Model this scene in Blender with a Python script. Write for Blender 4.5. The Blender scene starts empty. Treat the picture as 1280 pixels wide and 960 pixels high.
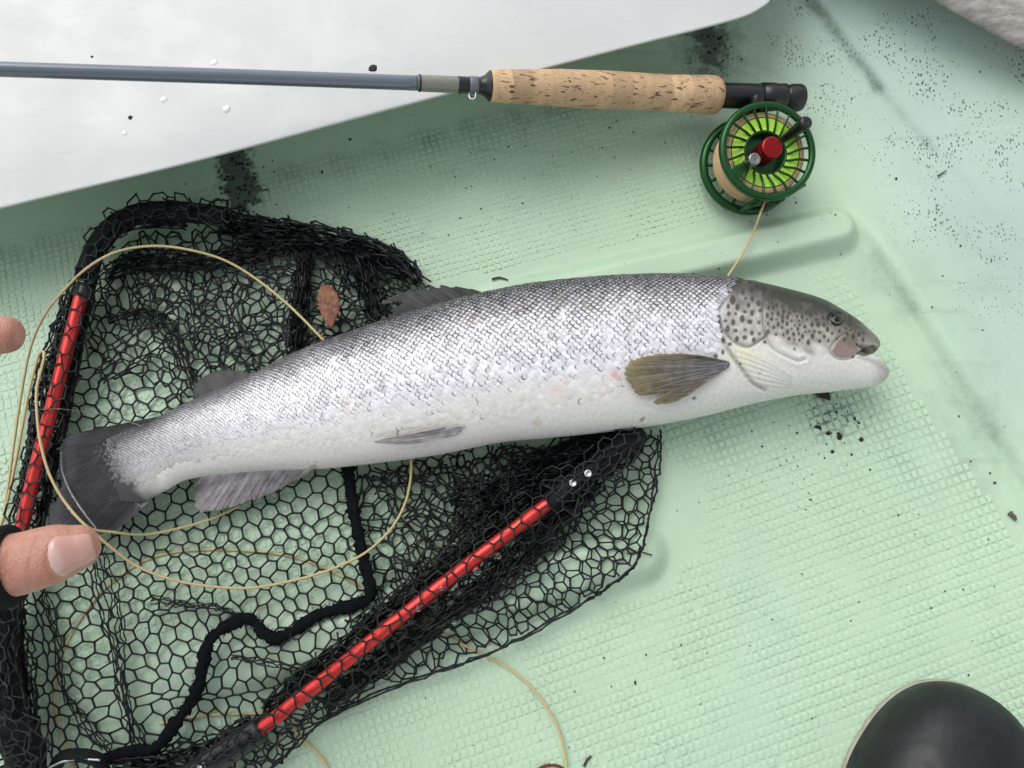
import bpy, bmesh, math, random
import numpy as np
from mathutils import Vector, Matrix
from mathutils.bvhtree import BVHTree
R = math.radians
rng = np.random.default_rng(7)
random.seed(7)
scene = bpy.context.scene
col = scene.collection

# ------------------------------------------------------------------ camera
TILT = R(12.5)
DIST = 0.68
LENS = 29.0
F = 1280 * LENS / 36.0
CAM = np.array([0.0, -DIST * math.sin(TILT), DIST * math.cos(TILT)])
cd = bpy.data.cameras.new('camera'); cam = bpy.data.objects.new('camera', cd); col.objects.link(cam)
cd.lens = LENS; cd.sensor_width = 36; cd.clip_start = 0.02; cd.clip_end = 200
cam.location = CAM; cam.rotation_euler = (TILT, 0, 0)
scene.camera = cam

# ------------------------------------------------------------------ light: overcast daylight
SUN_EL, SUN_AZ = R(52), R(-38)          # light comes from the upper left of the picture (azimuth from +Y, clockwise)
w = bpy.data.worlds.new('World'); scene.world = w; w.use_nodes = True
wn = w.node_tree.nodes; wl = w.node_tree.links
bg = wn['Background']
sky = wn.new('ShaderNodeTexSky'); sky.sky_type = 'NISHITA'; sky.sun_disc = False
sky.sun_elevation = SUN_EL; sky.sun_rotation = SUN_AZ
sky.air_density = 1.0; sky.dust_density = 2.0; sky.ozone_density = 1.0
hs = wn.new('ShaderNodeHueSaturation'); hs.inputs['Saturation'].default_value = 0.16
wl.new(sky.outputs[0], hs.inputs['Color']); wl.new(hs.outputs[0], bg.inputs['Color'])
bg.inputs['Strength'].default_value = 0.15
sd = bpy.data.lights.new('sun', 'SUN'); sun = bpy.data.objects.new('sun', sd); col.objects.link(sun)
sd.energy = 0.72; sd.angle = R(45); sd.color = (1.0, 0.985, 0.96)
dirv = Vector((math.sin(SUN_AZ) * math.cos(SUN_EL), math.cos(SUN_AZ) * math.cos(SUN_EL), math.sin(SUN_EL)))
sun.rotation_euler = dirv.to_track_quat('Z', 'Y').to_euler()
sun.location = (-0.5, 0.8, 1.6)
vs = scene.view_settings
vs.view_transform = 'Standard'; vs.look = 'None'; vs.gamma = 1.0; vs.use_curve_mapping = False
vs.exposure = 0.50

# ------------------------------------------------------------------ helpers
ct, st = math.cos(TILT), math.sin(TILT)
def P(px, py, z=0.0):
    """point at height z on the line of sight measured in the photograph"""
    px = np.asarray(px, float); py = np.asarray(py, float); z = np.asarray(z, float)
    dx = (px - 640) / F; dy = -(py - 480) / F
    wx = dx; wy = dy * ct + st; wz = dy * st - ct
    t = (z - CAM[2]) / wz
    return np.stack([CAM[0] + t * wx, CAM[1] + t * wy, z + 0 * t], -1)
def proj(V):
    d = V - CAM
    y = d[..., 1] * ct + d[..., 2] * st; zz = -(d[..., 1] * -st + d[..., 2] * ct)
    return np.stack([640 + F * d[..., 0] / zz, 480 - F * y / zz], -1)
def mpp(px, py, z):
    return float(np.linalg.norm(P(px + 1, py, z) - P(px, py, z)))
def smooth(a, b, x):
    t = np.clip((x - a) / (b - a), 0, 1); return t * t * (3 - 2 * t)
def crom(pts, n=12):
    """catmull-rom through points"""
    p = np.asarray(pts, float); p = np.vstack([2 * p[0] - p[1], p, 2 * p[-1] - p[-2]])
    out = []
    for i in range(1, len(p) - 2):
        t = np.linspace(0, 1, n, endpoint=False)[:, None]
        a, b, c, d = p[i - 1], p[i], p[i + 1], p[i + 2]
        out.append(.5 * (2 * b + (c - a) * t + (2 * a - 5 * b + 4 * c - d) * t ** 2 + (3 * b - a - 3 * c + d) * t ** 3))
    out.append(p[-2][None]); return np.vstack(out)
def resamp(p, n):
    p = np.asarray(p, float); d = np.r_[0, np.cumsum(np.linalg.norm(np.diff(p, axis=0), axis=1))]
    u = np.linspace(0, d[-1], n); return np.stack([np.interp(u, d, p[:, k]) for k in range(p.shape[1])], -1)
def inpoly(pt, poly):
    x, y = pt[..., 0], pt[..., 1]; r = np.zeros(x.shape, bool); n = len(poly)
    for i in range(n):
        x1, y1 = poly[i]; x2, y2 = poly[(i + 1) % n]
        c = ((y1 > y) != (y2 > y)) & (x < (x2 - x1) * (y - y1) / (y2 - y1 + 1e-12) + x1); r ^= c
    return r
def dpoly(pt, line):
    """distance to an open polyline and signed side of the nearest piece"""
    best = np.full(pt.shape[:-1], 1e9); side = np.zeros(pt.shape[:-1])
    line = np.asarray(line, float)
    for a, b in zip(line[:-1], line[1:]):
        ab = b - a; L = (ab ** 2).sum()
        t = np.clip(((pt - a) @ ab) / L, 0, 1); q = a + t[..., None] * ab
        d = np.linalg.norm(pt - q, axis=-1)
        s = ab[0] * (pt[..., 1] - a[1]) - ab[1] * (pt[..., 0] - a[0])
        m = d < best; best = np.where(m, d, best); side = np.where(m, np.sign(s), side)
    return best, side
class Noise:
    def __init__(self, seed, scale, n=14):
        r = np.random.default_rng(seed); a = r.uniform(0, 2 * np.pi, n); k = r.uniform(.5, 1.6, n) / scale
        self.k = np.stack([np.cos(a) * k, np.sin(a) * k], -1) * 2 * np.pi; self.p = r.uniform(0, 6.28, n); self.n = n
    def __call__(self, p):
        return np.sin(p[..., None, 0] * self.k[:, 0] + p[..., None, 1] * self.k[:, 1] + self.p).sum(-1) / math.sqrt(self.n)

def tag(o, label=None, cat=None, group=None, kind=None):
    if label: o['label'] = label
    if cat: o['category'] = cat
    if group: o['group'] = group
    if kind: o['kind'] = kind
    return o
def empty(name, loc, label, cat, group=None):
    o = bpy.data.objects.new(name, None); col.objects.link(o); o.location = loc; o.empty_display_size = .02
    return tag(o, label, cat, group)
def build(name, V, Fc, mat, parent=None, colors=None, shade=True, attrs=None):
    V = np.asarray(V, float)
    if parent is not None:
        root = parent; off = np.zeros(3)
        while root is not None:
            off += np.array(root.location); root = root.parent
        V = V - off
    me = bpy.data.meshes.new(name)
    me.from_pydata(V.tolist(), [], [tuple(map(int, f)) for f in Fc])
    me.validate(); me.update()
    if shade: me.polygons.foreach_set('use_smooth', [True] * len(me.polygons))
    if colors is not None:
        c = np.ones((len(V), 4)); c[:, :3] = colors
        a = me.color_attributes.new('tint', 'FLOAT_COLOR', 'POINT'); a.data.foreach_set('color', c.ravel())
    for k, v in (attrs or {}).items():
        a = me.attributes.new(k, 'FLOAT', 'POINT'); a.data.foreach_set('value', np.asarray(v, float).ravel())
    if mat: me.materials.append(mat)
    o = bpy.data.objects.new(name, me); col.objects.link(o)
    if parent is not None: o.parent = parent
    return o
class MB:
    def __init__(s): s.V = []; s.F = []; s.n = 0; s.C = []
    def add(s, V, Fc, c=None):
        V = np.asarray(V, float); s.V.append(V); n = s.n
        s.F.extend([tuple(i + n for i in f) for f in Fc]); s.n += len(V)
        s.C.append(np.tile(np.asarray(c if c is not None else (1, 1, 1), float), (len(V), 1)) if c is None or np.ndim(c) == 1 else c)
        return s
    def build(s, name, mat, parent=None, **k):
        return build(name, np.vstack(s.V), s.F, mat, parent, colors=np.vstack(s.C), **k)
def frames(p):
    t = np.gradient(p, axis=0); t /= np.linalg.norm(t, axis=1)[:, None] + 1e-12
    n = np.zeros_like(p); u = np.array([0, 0, 1.0])
    if abs(t[0] @ u) > .9: u = np.array([1.0, 0, 0])
    v = u - t[0] * (t[0] @ u); n[0] = v / np.linalg.norm(v)
    for i in range(1, len(p)):
        v = n[i - 1] - t[i] * (n[i - 1] @ t[i]); n[i] = v / (np.linalg.norm(v) + 1e-12)
    return t, n, np.cross(t, n)
def tube(p, r, k=8, flat=1.0, caps=True, jit=0, seed=0):
    p = np.asarray(p, float); m = len(p); r = np.broadcast_to(np.asarray(r, float), (m,))
    t, n, b = frames(p); a = np.arange(k) * 2 * np.pi / k
    rr = r[:, None] * np.ones(k)
    if jit: rr = rr * (1 + jit * np.random.default_rng(seed).normal(size=(m, k)))
    V = p[:, None] + rr[..., None] * (np.cos(a)[None, :, None] * n[:, None] * flat + np.sin(a)[None, :, None] * b[:, None])
    Fc = [(i * k + j, i * k + (j + 1) % k, (i + 1) * k + (j + 1) % k, (i + 1) * k + j) for i in range(m - 1) for j in range(k)]
    V = V.reshape(-1, 3)
    if caps: Fc += [tuple(range(k))[::-1], tuple((m - 1) * k + j for j in range(k))]
    return V, Fc
def lathe(prof, c, axis, k=48, xdir=None, close=False):
    """profile (r, h) about an axis through c"""
    ax = np.asarray(axis, float); ax /= np.linalg.norm(ax)
    x = np.array([1.0, 0, 0]) if xdir is None else np.asarray(xdir, float)
    x = x - ax * (x @ ax); x /= np.linalg.norm(x); y = np.cross(ax, x)
    prof = np.asarray(prof, float); m = len(prof); a = np.arange(k) * 2 * np.pi / k
    V = np.asarray(c) + prof[:, None, 1, None] * ax + prof[:, None, 0, None] * (np.cos(a)[None, :, None] * x + np.sin(a)[None, :, None] * y)
    Fc = [(i * k + j, i * k + (j + 1) % k, (i + 1) * k + (j + 1) % k, (i + 1) * k + j) for i in range(m - 1) for j in range(k)]
    if close: Fc += [((m - 1) * k + j, (m - 1) * k + (j + 1) % k, (j + 1) % k, j) for j in range(k)]
    return V.reshape(-1, 3), Fc
def gridfaces(nu, nv, o=0):
    i, j = np.meshgrid(np.arange(nu - 1), np.arange(nv - 1), indexing='ij'); a = (i * nv + j).ravel() + o
    return np.stack([a, a + nv, a + nv + 1, a + 1], -1)
def blob(c, r, seed, k=8, flat=.6, rough=.25):
    rr = np.random.default_rng(seed); m = 5
    V = []; 
    for i in range(m):
        th = np.pi * (i + .5) / m
        for j in range(k):
            ph = 2 * np.pi * j / k; q = r * (1 + rough * rr.normal())
            V.append((c[0] + q * math.sin(th) * math.cos(ph), c[1] + q * math.sin(th) * math.sin(ph), c[2] + q * flat * math.cos(th)))
    Fc = [(i * k + j, i * k + (j + 1) % k, (i + 1) * k + (j + 1) % k, (i + 1) * k + j) for i in range(m - 1) for j in range(k)]
    Fc += [tuple(range(k))[::-1], tuple((m - 1) * k + j for j in range(k))]
    return np.array(V), Fc

# ------------------------------------------------------------------ materials
class Mat:
    def __init__(s, name, **k):
        s.m = bpy.data.materials.new(name); s.m.use_nodes = True; s.t = s.m.node_tree; s.n = s.t.nodes; s.l = s.t.links
        s.b = s.n['Principled BSDF']; s.tc = None
        for kk, v in k.items(): s.set(kk.replace('_', ' '), v)
    def set(s, k, v):
        i = s.b.inputs[k]
        if hasattr(v, 'is_linked') or isinstance(v, bpy.types.NodeSocket): s.l.new(v, i)
        else: i.default_value = (*v, 1) if isinstance(v, tuple) and len(v) == 3 and i.type == 'RGBA' else v
    def obj(s):
        if s.tc is None: s.tc = s.n.new('ShaderNodeTexCoord')
        return s.tc.outputs['Object']
    def map(s, scale=(1, 1, 1), rot=(0, 0, 0)):
        m = s.n.new('ShaderNodeMapping'); s.l.new(s.obj(), m.inputs[0]); m.inputs['Scale'].default_value = scale; m.inputs['Rotation'].default_value = rot
        return m.outputs[0]
    def noise(s, scale, detail=4, rough=.6, vec=None, out='Fac'):
        n = s.n.new('ShaderNodeTexNoise'); n.inputs['Scale'].default_value = scale; n.inputs['Detail'].default_value = detail; n.inputs['Roughness'].default_value = rough
        s.l.new(vec or s.obj(), n.inputs['Vector']); return n.outputs[out]
    def voro(s, scale, vec=None, feat='F1', out='Distance', rnd=1):
        n = s.n.new('ShaderNodeTexVoronoi'); n.feature = feat; n.inputs['Scale'].default_value = scale; n.inputs['Randomness'].default_value = rnd
        s.l.new(vec or s.obj(), n.inputs['Vector']); return n.outputs[out]
    def ramp(s, v, lo, hi, a=0., b=1.):
        n = s.n.new('ShaderNodeMapRange'); s.l.new(v, n.inputs[0]); n.inputs[1].default_value = lo; n.inputs[2].default_value = hi
        n.inputs[3].default_value = a; n.inputs[4].default_value = b; n.interpolation_type = 'SMOOTHSTEP'; return n.outputs[0]
    def math(s, op, a, b=0.):
        n = s.n.new('ShaderNodeMath'); n.operation = op
        for i, x in enumerate((a, b)):
            if isinstance(x, (int, float)): n.inputs[i].default_value = x
            else: s.l.new(x, n.inputs[i])
        return n.outputs[0]
    def mix(s, f, a, b, mode='MIX'):
        n = s.n.new('ShaderNodeMix'); n.data_type = 'RGBA'; n.blend_type = mode
        for i, x in ((0, f), (6, a), (7, b)):
            if isinstance(x, (int, float)): n.inputs[i].default_value = x
            elif isinstance(x, tuple): n.inputs[i].default_value = (*x, 1)
            else: s.l.new(x, n.inputs[i])
        return n.outputs[2]
    def attr(s, name, out='Color'):
        n = s.n.new('ShaderNodeAttribute'); n.attribute_name = name; return n.outputs[out]
    def bump(s, h, dist=.001, strength=1.):
        n = s.n.new('ShaderNodeBump'); n.inputs['Distance'].default_value = dist; n.inputs['Strength'].default_value = strength
        s.l.new(h, n.inputs['Height']); s.l.new(n.outputs[0], s.b.inputs['Normal'])

GREEN = (0.495, 0.66, 0.488); PALE = (0.44, 0.575, 0.51)
def floor_mat():
    m = Mat('painted_glassfibre', Roughness=.42)
    pale = m.attr('pale', 'Fac'); grime = m.attr('grime', 'Fac'); speck = m.attr('speck', 'Fac')
    c = m.mix(pale, GREEN, PALE)
    c = m.mix(m.ramp(m.noise(9, 5), .35, .75, 0, .22), c, (.36, .52, .40))
    c = m.mix(m.ramp(m.noise(60, 6, .7), .52, .8, 0, .28), c, (.30, .42, .33))
    c = m.mix(m.ramp(m.noise(5.5, 5, .6, m.map((1, 1, 1), (0, 0, 2.))), .42, .72, 0, .30), c, (.47, .56, .40))
    sc1 = m.ramp(m.noise(34, 5, .7, m.map((.16, 2.2, 1), (0, 0, R(24)))), .60, .70, 0, .30); c = m.mix(sc1, c, (.30, .39, .31))
    sc2 = m.ramp(m.noise(40, 5, .7, m.map((.14, 2.6, 1), (0, 0, R(-48)))), .62, .70, 0, .35); c = m.mix(sc2, c, (.58, .70, .60))
    # grime that gathers where the floor is seldom wiped
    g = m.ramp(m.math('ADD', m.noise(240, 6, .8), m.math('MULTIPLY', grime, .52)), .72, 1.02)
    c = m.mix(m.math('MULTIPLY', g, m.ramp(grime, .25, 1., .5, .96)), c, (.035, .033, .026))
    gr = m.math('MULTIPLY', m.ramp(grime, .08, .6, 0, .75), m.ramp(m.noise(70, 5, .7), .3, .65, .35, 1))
    c = m.mix(gr, c, (.13, .19, .145))
    # mildew flecks
    v = m.voro(430, m.map((1, .55, 1), (0, 0, R(32))))
    thr = m.ramp(m.noise(26, 3), .34, .62)
    sp = m.math('MULTIPLY', m.ramp(m.math('SUBTRACT', v, m.math('MULTIPLY', m.math('MULTIPLY', thr, speck), .34)), -.05, .02, 1, 0), m.ramp(speck, .02, .1))
    c = m.mix(m.math('MULTIPLY', sp, m.ramp(m.noise(130, 2), .3, .65, .45, .92)), c, (.05, .066, .055))
    v2 = m.voro(95); sp2 = m.ramp(v2, .035, .075, .8, 0)
    k2 = m.ramp(m.noise(37, 2), .56, .62)
    c = m.mix(m.math('MULTIPLY', sp2, k2), c, (.05, .055, .045))
    m.set('Base Color', c)
    m.set('Roughness', m.ramp(m.noise(25, 4), .3, .7, .3, .55))
    m.bump(m.noise(420, 3), .0004, .5)
    return m.m
M_FLOOR = floor_mat()
def bench_mat():
    m = Mat('white_gelcoat', Roughness=.3)
    c = m.mix(m.ramp(m.noise(7, 4), .35, .7, 0, .35), (.56, .575, .56), (.46, .475, .46))
    c = m.mix(m.ramp(m.noise(30, 6, .75, m.map((1, 4, 1), (0, 0, R(14)))), .55, .8, 0, .45), c, (.34, .35, .32))
    v = m.voro(38); k = m.ramp(m.noise(21, 2), .62, .68)
    c = m.mix(m.math('MULTIPLY', m.ramp(v, .025, .05, .6, 0), k), c, (.1, .1, .09))
    m.set('Base Color', c); m.set('Roughness', m.ramp(m.noise(18, 4), .3, .7, .24, .45)); m.bump(m.noise(30, 2), .002, .12)
    return m.m
M_BENCH = bench_mat()
def tint(name, rough=.5, metal=0., spec=.5, noise=None, bumps=None, coat=0., sss=0.):
    m = Mat(name, Roughness=rough, Metallic=metal); m.set('Specular IOR Level', spec)
    c = m.attr('tint')
    if noise:
        sc, amt, dark = noise; c = m.mix(m.ramp(m.noise(sc, 5, .7), .35, .75, 0, amt), c, dark)
    m.set('Base Color', c)
    if bumps: m.bump(m.noise(bumps[0], 4), bumps[1], bumps[2])
    if coat: m.set('Coat Weight', coat); m.set('Coat Roughness', .15)
    if sss: m.set('Subsurface Weight', sss); m.set('Subsurface Scale', .003); m.set('Subsurface Radius', (1., .5, .3))
    return m.m
def flat(name, c, rough=.5, metal=0., noise=None, bumps=None, coat=0., spec=.5):
    m = Mat(name, Roughness=rough, Metallic=metal); m.set('Specular IOR Level', spec)
    if noise:
        sc, amt, dark = noise; m.set('Base Color', m.mix(m.ramp(m.noise(sc, 5, .7), .35, .75, 0, amt), c, dark))
    else: m.set('Base Color', c)
    if bumps: m.bump(m.noise(bumps[0], 4), bumps[1], bumps[2])
    if coat: m.set('Coat Weight', coat); m.set('Coat Roughness', .1)
    return m.m
M_SKIN = tint('fish_skin', .36, .0, .4, (260, .12, (.16, .155, .145)), (500, .0003, .22), coat=.1)
M_SCALE = tint('fish_scale', .42, .12, .45)
M_FIN = tint('fin_membrane', .55, 0, .22, (120, .3, (.04, .04, .04)), (400, .0004, .4))
M_NET = flat('rubber_netting', (.006, .0075, .008), .42, spec=.35)
M_TAPE = flat('woven_tape', (.006, .007, .009), .95, bumps=(900, .0015, 1.), spec=.15)
M_BLACK = flat('black_plastic', (.009, .01, .011), .32, noise=(300, .5, (.018, .018, .018)))
M_CORNER = flat('black_webbing', (.007, .008, .009), .7, noise=(200, .5, (.014, .014, .015)), bumps=(420, .002, .8), spec=.2)
M_RED = flat('red_anodised', (.66, .055, .048), .34, .6, noise=(240, .5, (.42, .02, .02)))
M_RIVET = flat('rivet_steel', (.55, .56, .56), .3, 1.)
M_DROP = None
def drop_mat():
    m = Mat('water', Roughness=.02); m.set('Transmission Weight', 1.); m.set('IOR', 1.33); m.set('Base Color', (.98, .99, .99)); return m.m
M_DROP = drop_mat()

# ------------------------------------------------------------------ the boat floor
LR = P(*np.array([[1096, 319], [1276, 600]]).T, 0)[:, :2]     # moulded step along the right side
LD = P(*np.array([[1013, 2], [1098, 111], [1166, 188], [1290, 345]]).T, 0)[:, :2]
def rib_axis(a): return P(*np.array(a).T, 0)[:, :2]
RIB1 = rib_axis([(560, 398), (800, 346), (1040, 290)]); RIB2 = rib_axis([(180, 862), (500, 775), (795, 692)])
LB = P(*np.array([[-200, 360], [0, 309], [520, 166], [860, 84], [1000, 40]]).T, 0)[:, :2]   # edge of the non-slip studs near the bench
def line_sd(p, a, b):
    d = (b - a) / np.linalg.norm(b - a); return d[0] * (p[..., 1] - a[1]) - d[1] * (p[..., 0] - a[0])
def floor_z(p):
    z = np.zeros(p.shape[:-1])
    # right: small step, then the side of the hull lifting away
    e = line_sd(p, LR[0], LR[1])                  # positive to the right of the step?
    e = e * SGN
    along = (p - LR[0]) @ ((LR[1] - LR[0]) / np.linalg.norm(LR[1] - LR[0]))
    k = smooth(-.10, .03, along)
    z += k * (.0060 * smooth(-.005, .006, e) + .0022 * np.exp(-((e - .010) / .006) ** 2) - .0016 * np.exp(-((e + .006) / .005) ** 2))
    z += .10 * np.clip(e - .004, 0, None) ** 1.0 * smooth(0, .06, e)
    e2 = line_sd(p, LD[0], LD[2]) * SGN
    z += .10 * np.clip(e2, 0, None) * smooth(0, .03, e2) - .0012 * np.exp(-(e2 / .006) ** 2) * (e > 0)
    # towards the bench the floor coves upward
    c = line_sd(p, LB[1], LB[3])
    z += .10 * np.clip(c + .012, 0, .14) * smooth(-.012, .05, c)
    for ax, h, w0, w1 in ((RIB1, .017, .0245, .010), (RIB2, .015, .028, .010)):
        d, s = dpoly(p, ax); s0 = (p - ax[0]) @ ((ax[-1] - ax[0]) / np.linalg.norm(ax[-1] - ax[0]))
        z += h * smooth(w0, w0 * .36, d) * smooth(0, .16, s0)
    z += .0006 * np.sin(p[..., 0] * 23 + 1) * np.sin(p[..., 1] * 19)
    return z
SGN = 1.0
SGN = float(np.sign(line_sd(P(1250, 350, 0)[:2], LR[0], LR[1])))
def PF(px, py, dz=0.):
    """point resting dz above the floor"""
    px = np.asarray(px, float); py = np.asarray(py, float); z = np.zeros(np.broadcast(px, py).shape)
    for _ in range(4): z = floor_z(P(px, py, z)[..., :2])
    return P(px, py, z + dz)

nx, ny = 560, 520
gx = np.r_[np.linspace(-2.2, -.62, 14)[:-1], np.linspace(-.62, .66, nx), np.linspace(.66, 1.8, 12)[1:]]; gy = np.r_[np.linspace(-1.7, -.52, 12)[:-1], np.linspace(-.52, .66, ny), np.linspace(.66, 1.8, 10)[1:]]; nx, ny = len(gx), len(gy)
XX, YY = np.meshgrid(gx, gy, indexing='ij'); G = np.stack([XX, YY], -1)
ZZ = floor_z(G)
PX = proj(np.dstack([XX, YY, ZZ]))
e_r = line_sd(G, LR[0], LR[1]) * SGN; e_b = line_sd(G, LB[1], LB[3])
nz1, nz2 = Noise(3, .05), Noise(4, .2)
pale = np.clip(smooth(-.02, .10, e_r) * .95 + .5 * smooth(-.05, .16, e_b) + .12 * nz2(G), 0, 1)
def gz(p, r): return np.exp(-np.sum((PX - np.array(p)) ** 2, -1) / (2 * r * r))
def gl(line, r): return np.exp(-dpoly(PX, line)[0] ** 2 / (2 * r * r))
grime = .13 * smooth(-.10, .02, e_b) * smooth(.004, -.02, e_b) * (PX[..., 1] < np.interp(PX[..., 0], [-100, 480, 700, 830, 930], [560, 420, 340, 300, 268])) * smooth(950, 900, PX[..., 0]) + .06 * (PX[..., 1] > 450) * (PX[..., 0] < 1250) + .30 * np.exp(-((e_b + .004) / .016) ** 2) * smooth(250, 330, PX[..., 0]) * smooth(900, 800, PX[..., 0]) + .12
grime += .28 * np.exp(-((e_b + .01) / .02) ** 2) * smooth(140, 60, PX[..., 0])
STAIN1 = [(286, 183), (293, 203), (298, 225), (304, 243)]; STAIN2 = [(876, 30), (883, 46), (888, 64)]
ns = Noise(12, 9, 20)(PX) * 5 + Noise(13, 22, 12)(PX) * 4.5
d1 = dpoly(PX, STAIN1)[0]; d2 = dpoly(PX, STAIN2)[0]
grime += 1.8 * smooth(22, 8, d1 + ns) + .5 * smooth(34, 12, d1 + ns)
grime += .6 * smooth(26, 8, d2 + ns * 1.2) + .5 * smooth(60, 15, d2 + ns)
grime += .5 * gl([(1000, -10), (1033, 22), (1061, 63), (1083, 87), (1098, 111)], 6) + .25 * gl([(1098, 111), (1166, 188)], 5) + .22 * gz((960, 60), 55)
grime += .22 * gl([(1096, 319), (1140, 385)], 7) + .06 * gl([(1140, 385), (1280, 600)], 5) + .09 * gz((1080, 345), 45) + .10 * gl([(1085, 345), (1125, 385)], 12)
grime += (.5 + .35 * Noise(14, 12)(PX)) * gz((1042, 520), 22) * 1.5 + .25 * gz((910, 540), 30) + .2 * gz((1200, 560), 80) + .18 * gz((1220, 330), 70)
grime = grime * (.80 + .10 * nz1(G))
speck = np.clip(1.0 * gz((1120, 70), 90) + .9 * gz((1000, 60), 50) + .8 * gz((1230, 210), 80) + .5 * gz((1255, 300), 60) + .5 * gz((1190, 110), 90) + .22 * gz((1180, 420), 120) + .2 * smooth(0, .1, e_r), 0, 1)
V = np.dstack([XX, YY, ZZ]).reshape(-1, 3)
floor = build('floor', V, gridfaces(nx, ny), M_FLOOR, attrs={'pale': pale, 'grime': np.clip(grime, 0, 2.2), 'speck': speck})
tag(floor, 'pale green glassfibre boat floor with moulded ribs and dirt', None, kind='structure')

# moulded non-slip studs, as real raised pads
def studs():
    Vs, Fs, at = [], [], []
    n = 0
    def lattice(ang, pa, pb, region, jit, hgt, fill):
        ca, sa = math.cos(ang), math.sin(ang); out = []
        for i in range(-140, 141):
            for j in range(-140, 141):
                x = i * pa; y = j * pb; out.append((x * ca - y * sa, x * sa + y * ca))
        c = np.array(out); c += rng.normal(0, jit, c.shape)
        px = proj(np.c_[c, floor_z(c)])
        m = region(c, px); return c[m], px[m], ang, pa, pb, hgt, fill
    def common(c):
        r1 = dpoly(c, RIB1)[0] > .034; r2 = dpoly(c, RIB2)[0] > .036
        return r1 & r2
    edge_r = np.array([(1040, 330), (1080, 380), (1130, 470), (1200, 570), (1262, 660), (1330, 790), (1400, 900)])
    def low(c, px):
        xr = np.interp(px[:, 1], edge_r[:, 1], edge_r[:, 0], left=1040)
        m = (px[:, 1] > 440 + .0 * px[:, 0]) & (px[:, 0] < xr) & (px[:, 0] > -60) & (px[:, 1] < 1060) & common(c)
        m &= ~inpoly(px, [(800, 545), (870, 590), (885, 640), (875, 690), (850, 712), (780, 745), (700, 690)])
        return m
    def head(c, px):
        xr = np.interp(px[:, 1], edge_r[:, 1], edge_r[:, 0], left=1040)
        return (px[:, 0] > 1000) & (px[:, 0] < xr) & (px[:, 1] > 340) & (px[:, 1] <= 440) & (dpoly(c, RIB1)[0] > .030)
    def top(c, px):
        yb = np.interp(px[:, 0], [-100, 0, 520, 860, 905, 960], [335, 309, 166, 82, 150, 275])
        yl = np.interp(px[:, 0], [-100, 480, 700, 830, 930], [700, 560, 340, 300, 268])
        return (px[:, 0] < 930) & (px[:, 0] > -60) & (px[:, 1] > yb) & (px[:, 1] < yl) & common(c) & (dpoly(px, STAIN1)[0] > 26)
    sets = [lattice(R(19), .0060, .00735, low, .00012, .00082, .78), lattice(R(19), .0060, .00735, head, .0004, .00042, .72),
            lattice(R(16), .0059, .0053, top, .00016, .0006, .74)]
    cnt = 0; wear = Noise(17, .06)
    for c, px, ang, pa, pb, hgt, fill in sets:
        for q, pp in zip(c, px):
            if random.random() < .012: continue
            a = ang + random.gauss(0, .03); ca, sa = math.cos(a), math.sin(a)
            hx, hy = pa * .5 * fill * random.uniform(.9, 1.08), pb * .5 * fill * random.uniform(.9, 1.08)
            h = hgt * random.uniform(.7, 1.2) * float(np.clip(.85 + .35 * wear(q), .3, 1.25))
            ring = []
            for k, (f, zz) in enumerate(((1.0, -.0004), (.86, h * .8), (.62, h))):
                for sx, sy in ((-1, -1), (1, -1), (1, 1), (-1, 1)):
                    ring.append((sx * hx * f, sy * hy * f, zz))
            r = np.array(ring); X = q[0] + r[:, 0] * ca - r[:, 1] * sa; Y = q[1] + r[:, 0] * sa + r[:, 1] * ca
            Vs.append(np.c_[X, Y, r[:, 2]])
            for b in (0, 4):
                for j in range(4): Fs.append((n + b + j, n + b + (j + 1) % 4, n + b + 4 + (j + 1) % 4, n + b + 4 + j))
            Fs.append((n + 8, n + 9, n + 10, n + 11)); n += 12; cnt += 1
    V = np.vstack(Vs); V[:, 2] += floor_z(V[:, :2])
    e = line_sd(V[:, :2], LR[0], LR[1]) * SGN; eb = line_sd(V[:, :2], LB[1], LB[3])
    px = proj(V)
    pl = np.clip(smooth(-.02, .10, e) * .95 + .5 * smooth(-.05, .16, eb) + .12 * nz2(V[:, :2]), 0, 1)
    g = .05 + .06 * np.random.default_rng(1).random(len(V)) + .22 * np.exp(-((eb + .004) / .014) ** 2)
    g += .3 * np.exp(-((px - np.array((1045, 518))) ** 2).sum(-1) / (2 * 22 ** 2))
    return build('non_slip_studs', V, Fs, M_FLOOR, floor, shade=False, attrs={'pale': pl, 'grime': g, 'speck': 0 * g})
tag(studs(), kind='stuff')

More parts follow.
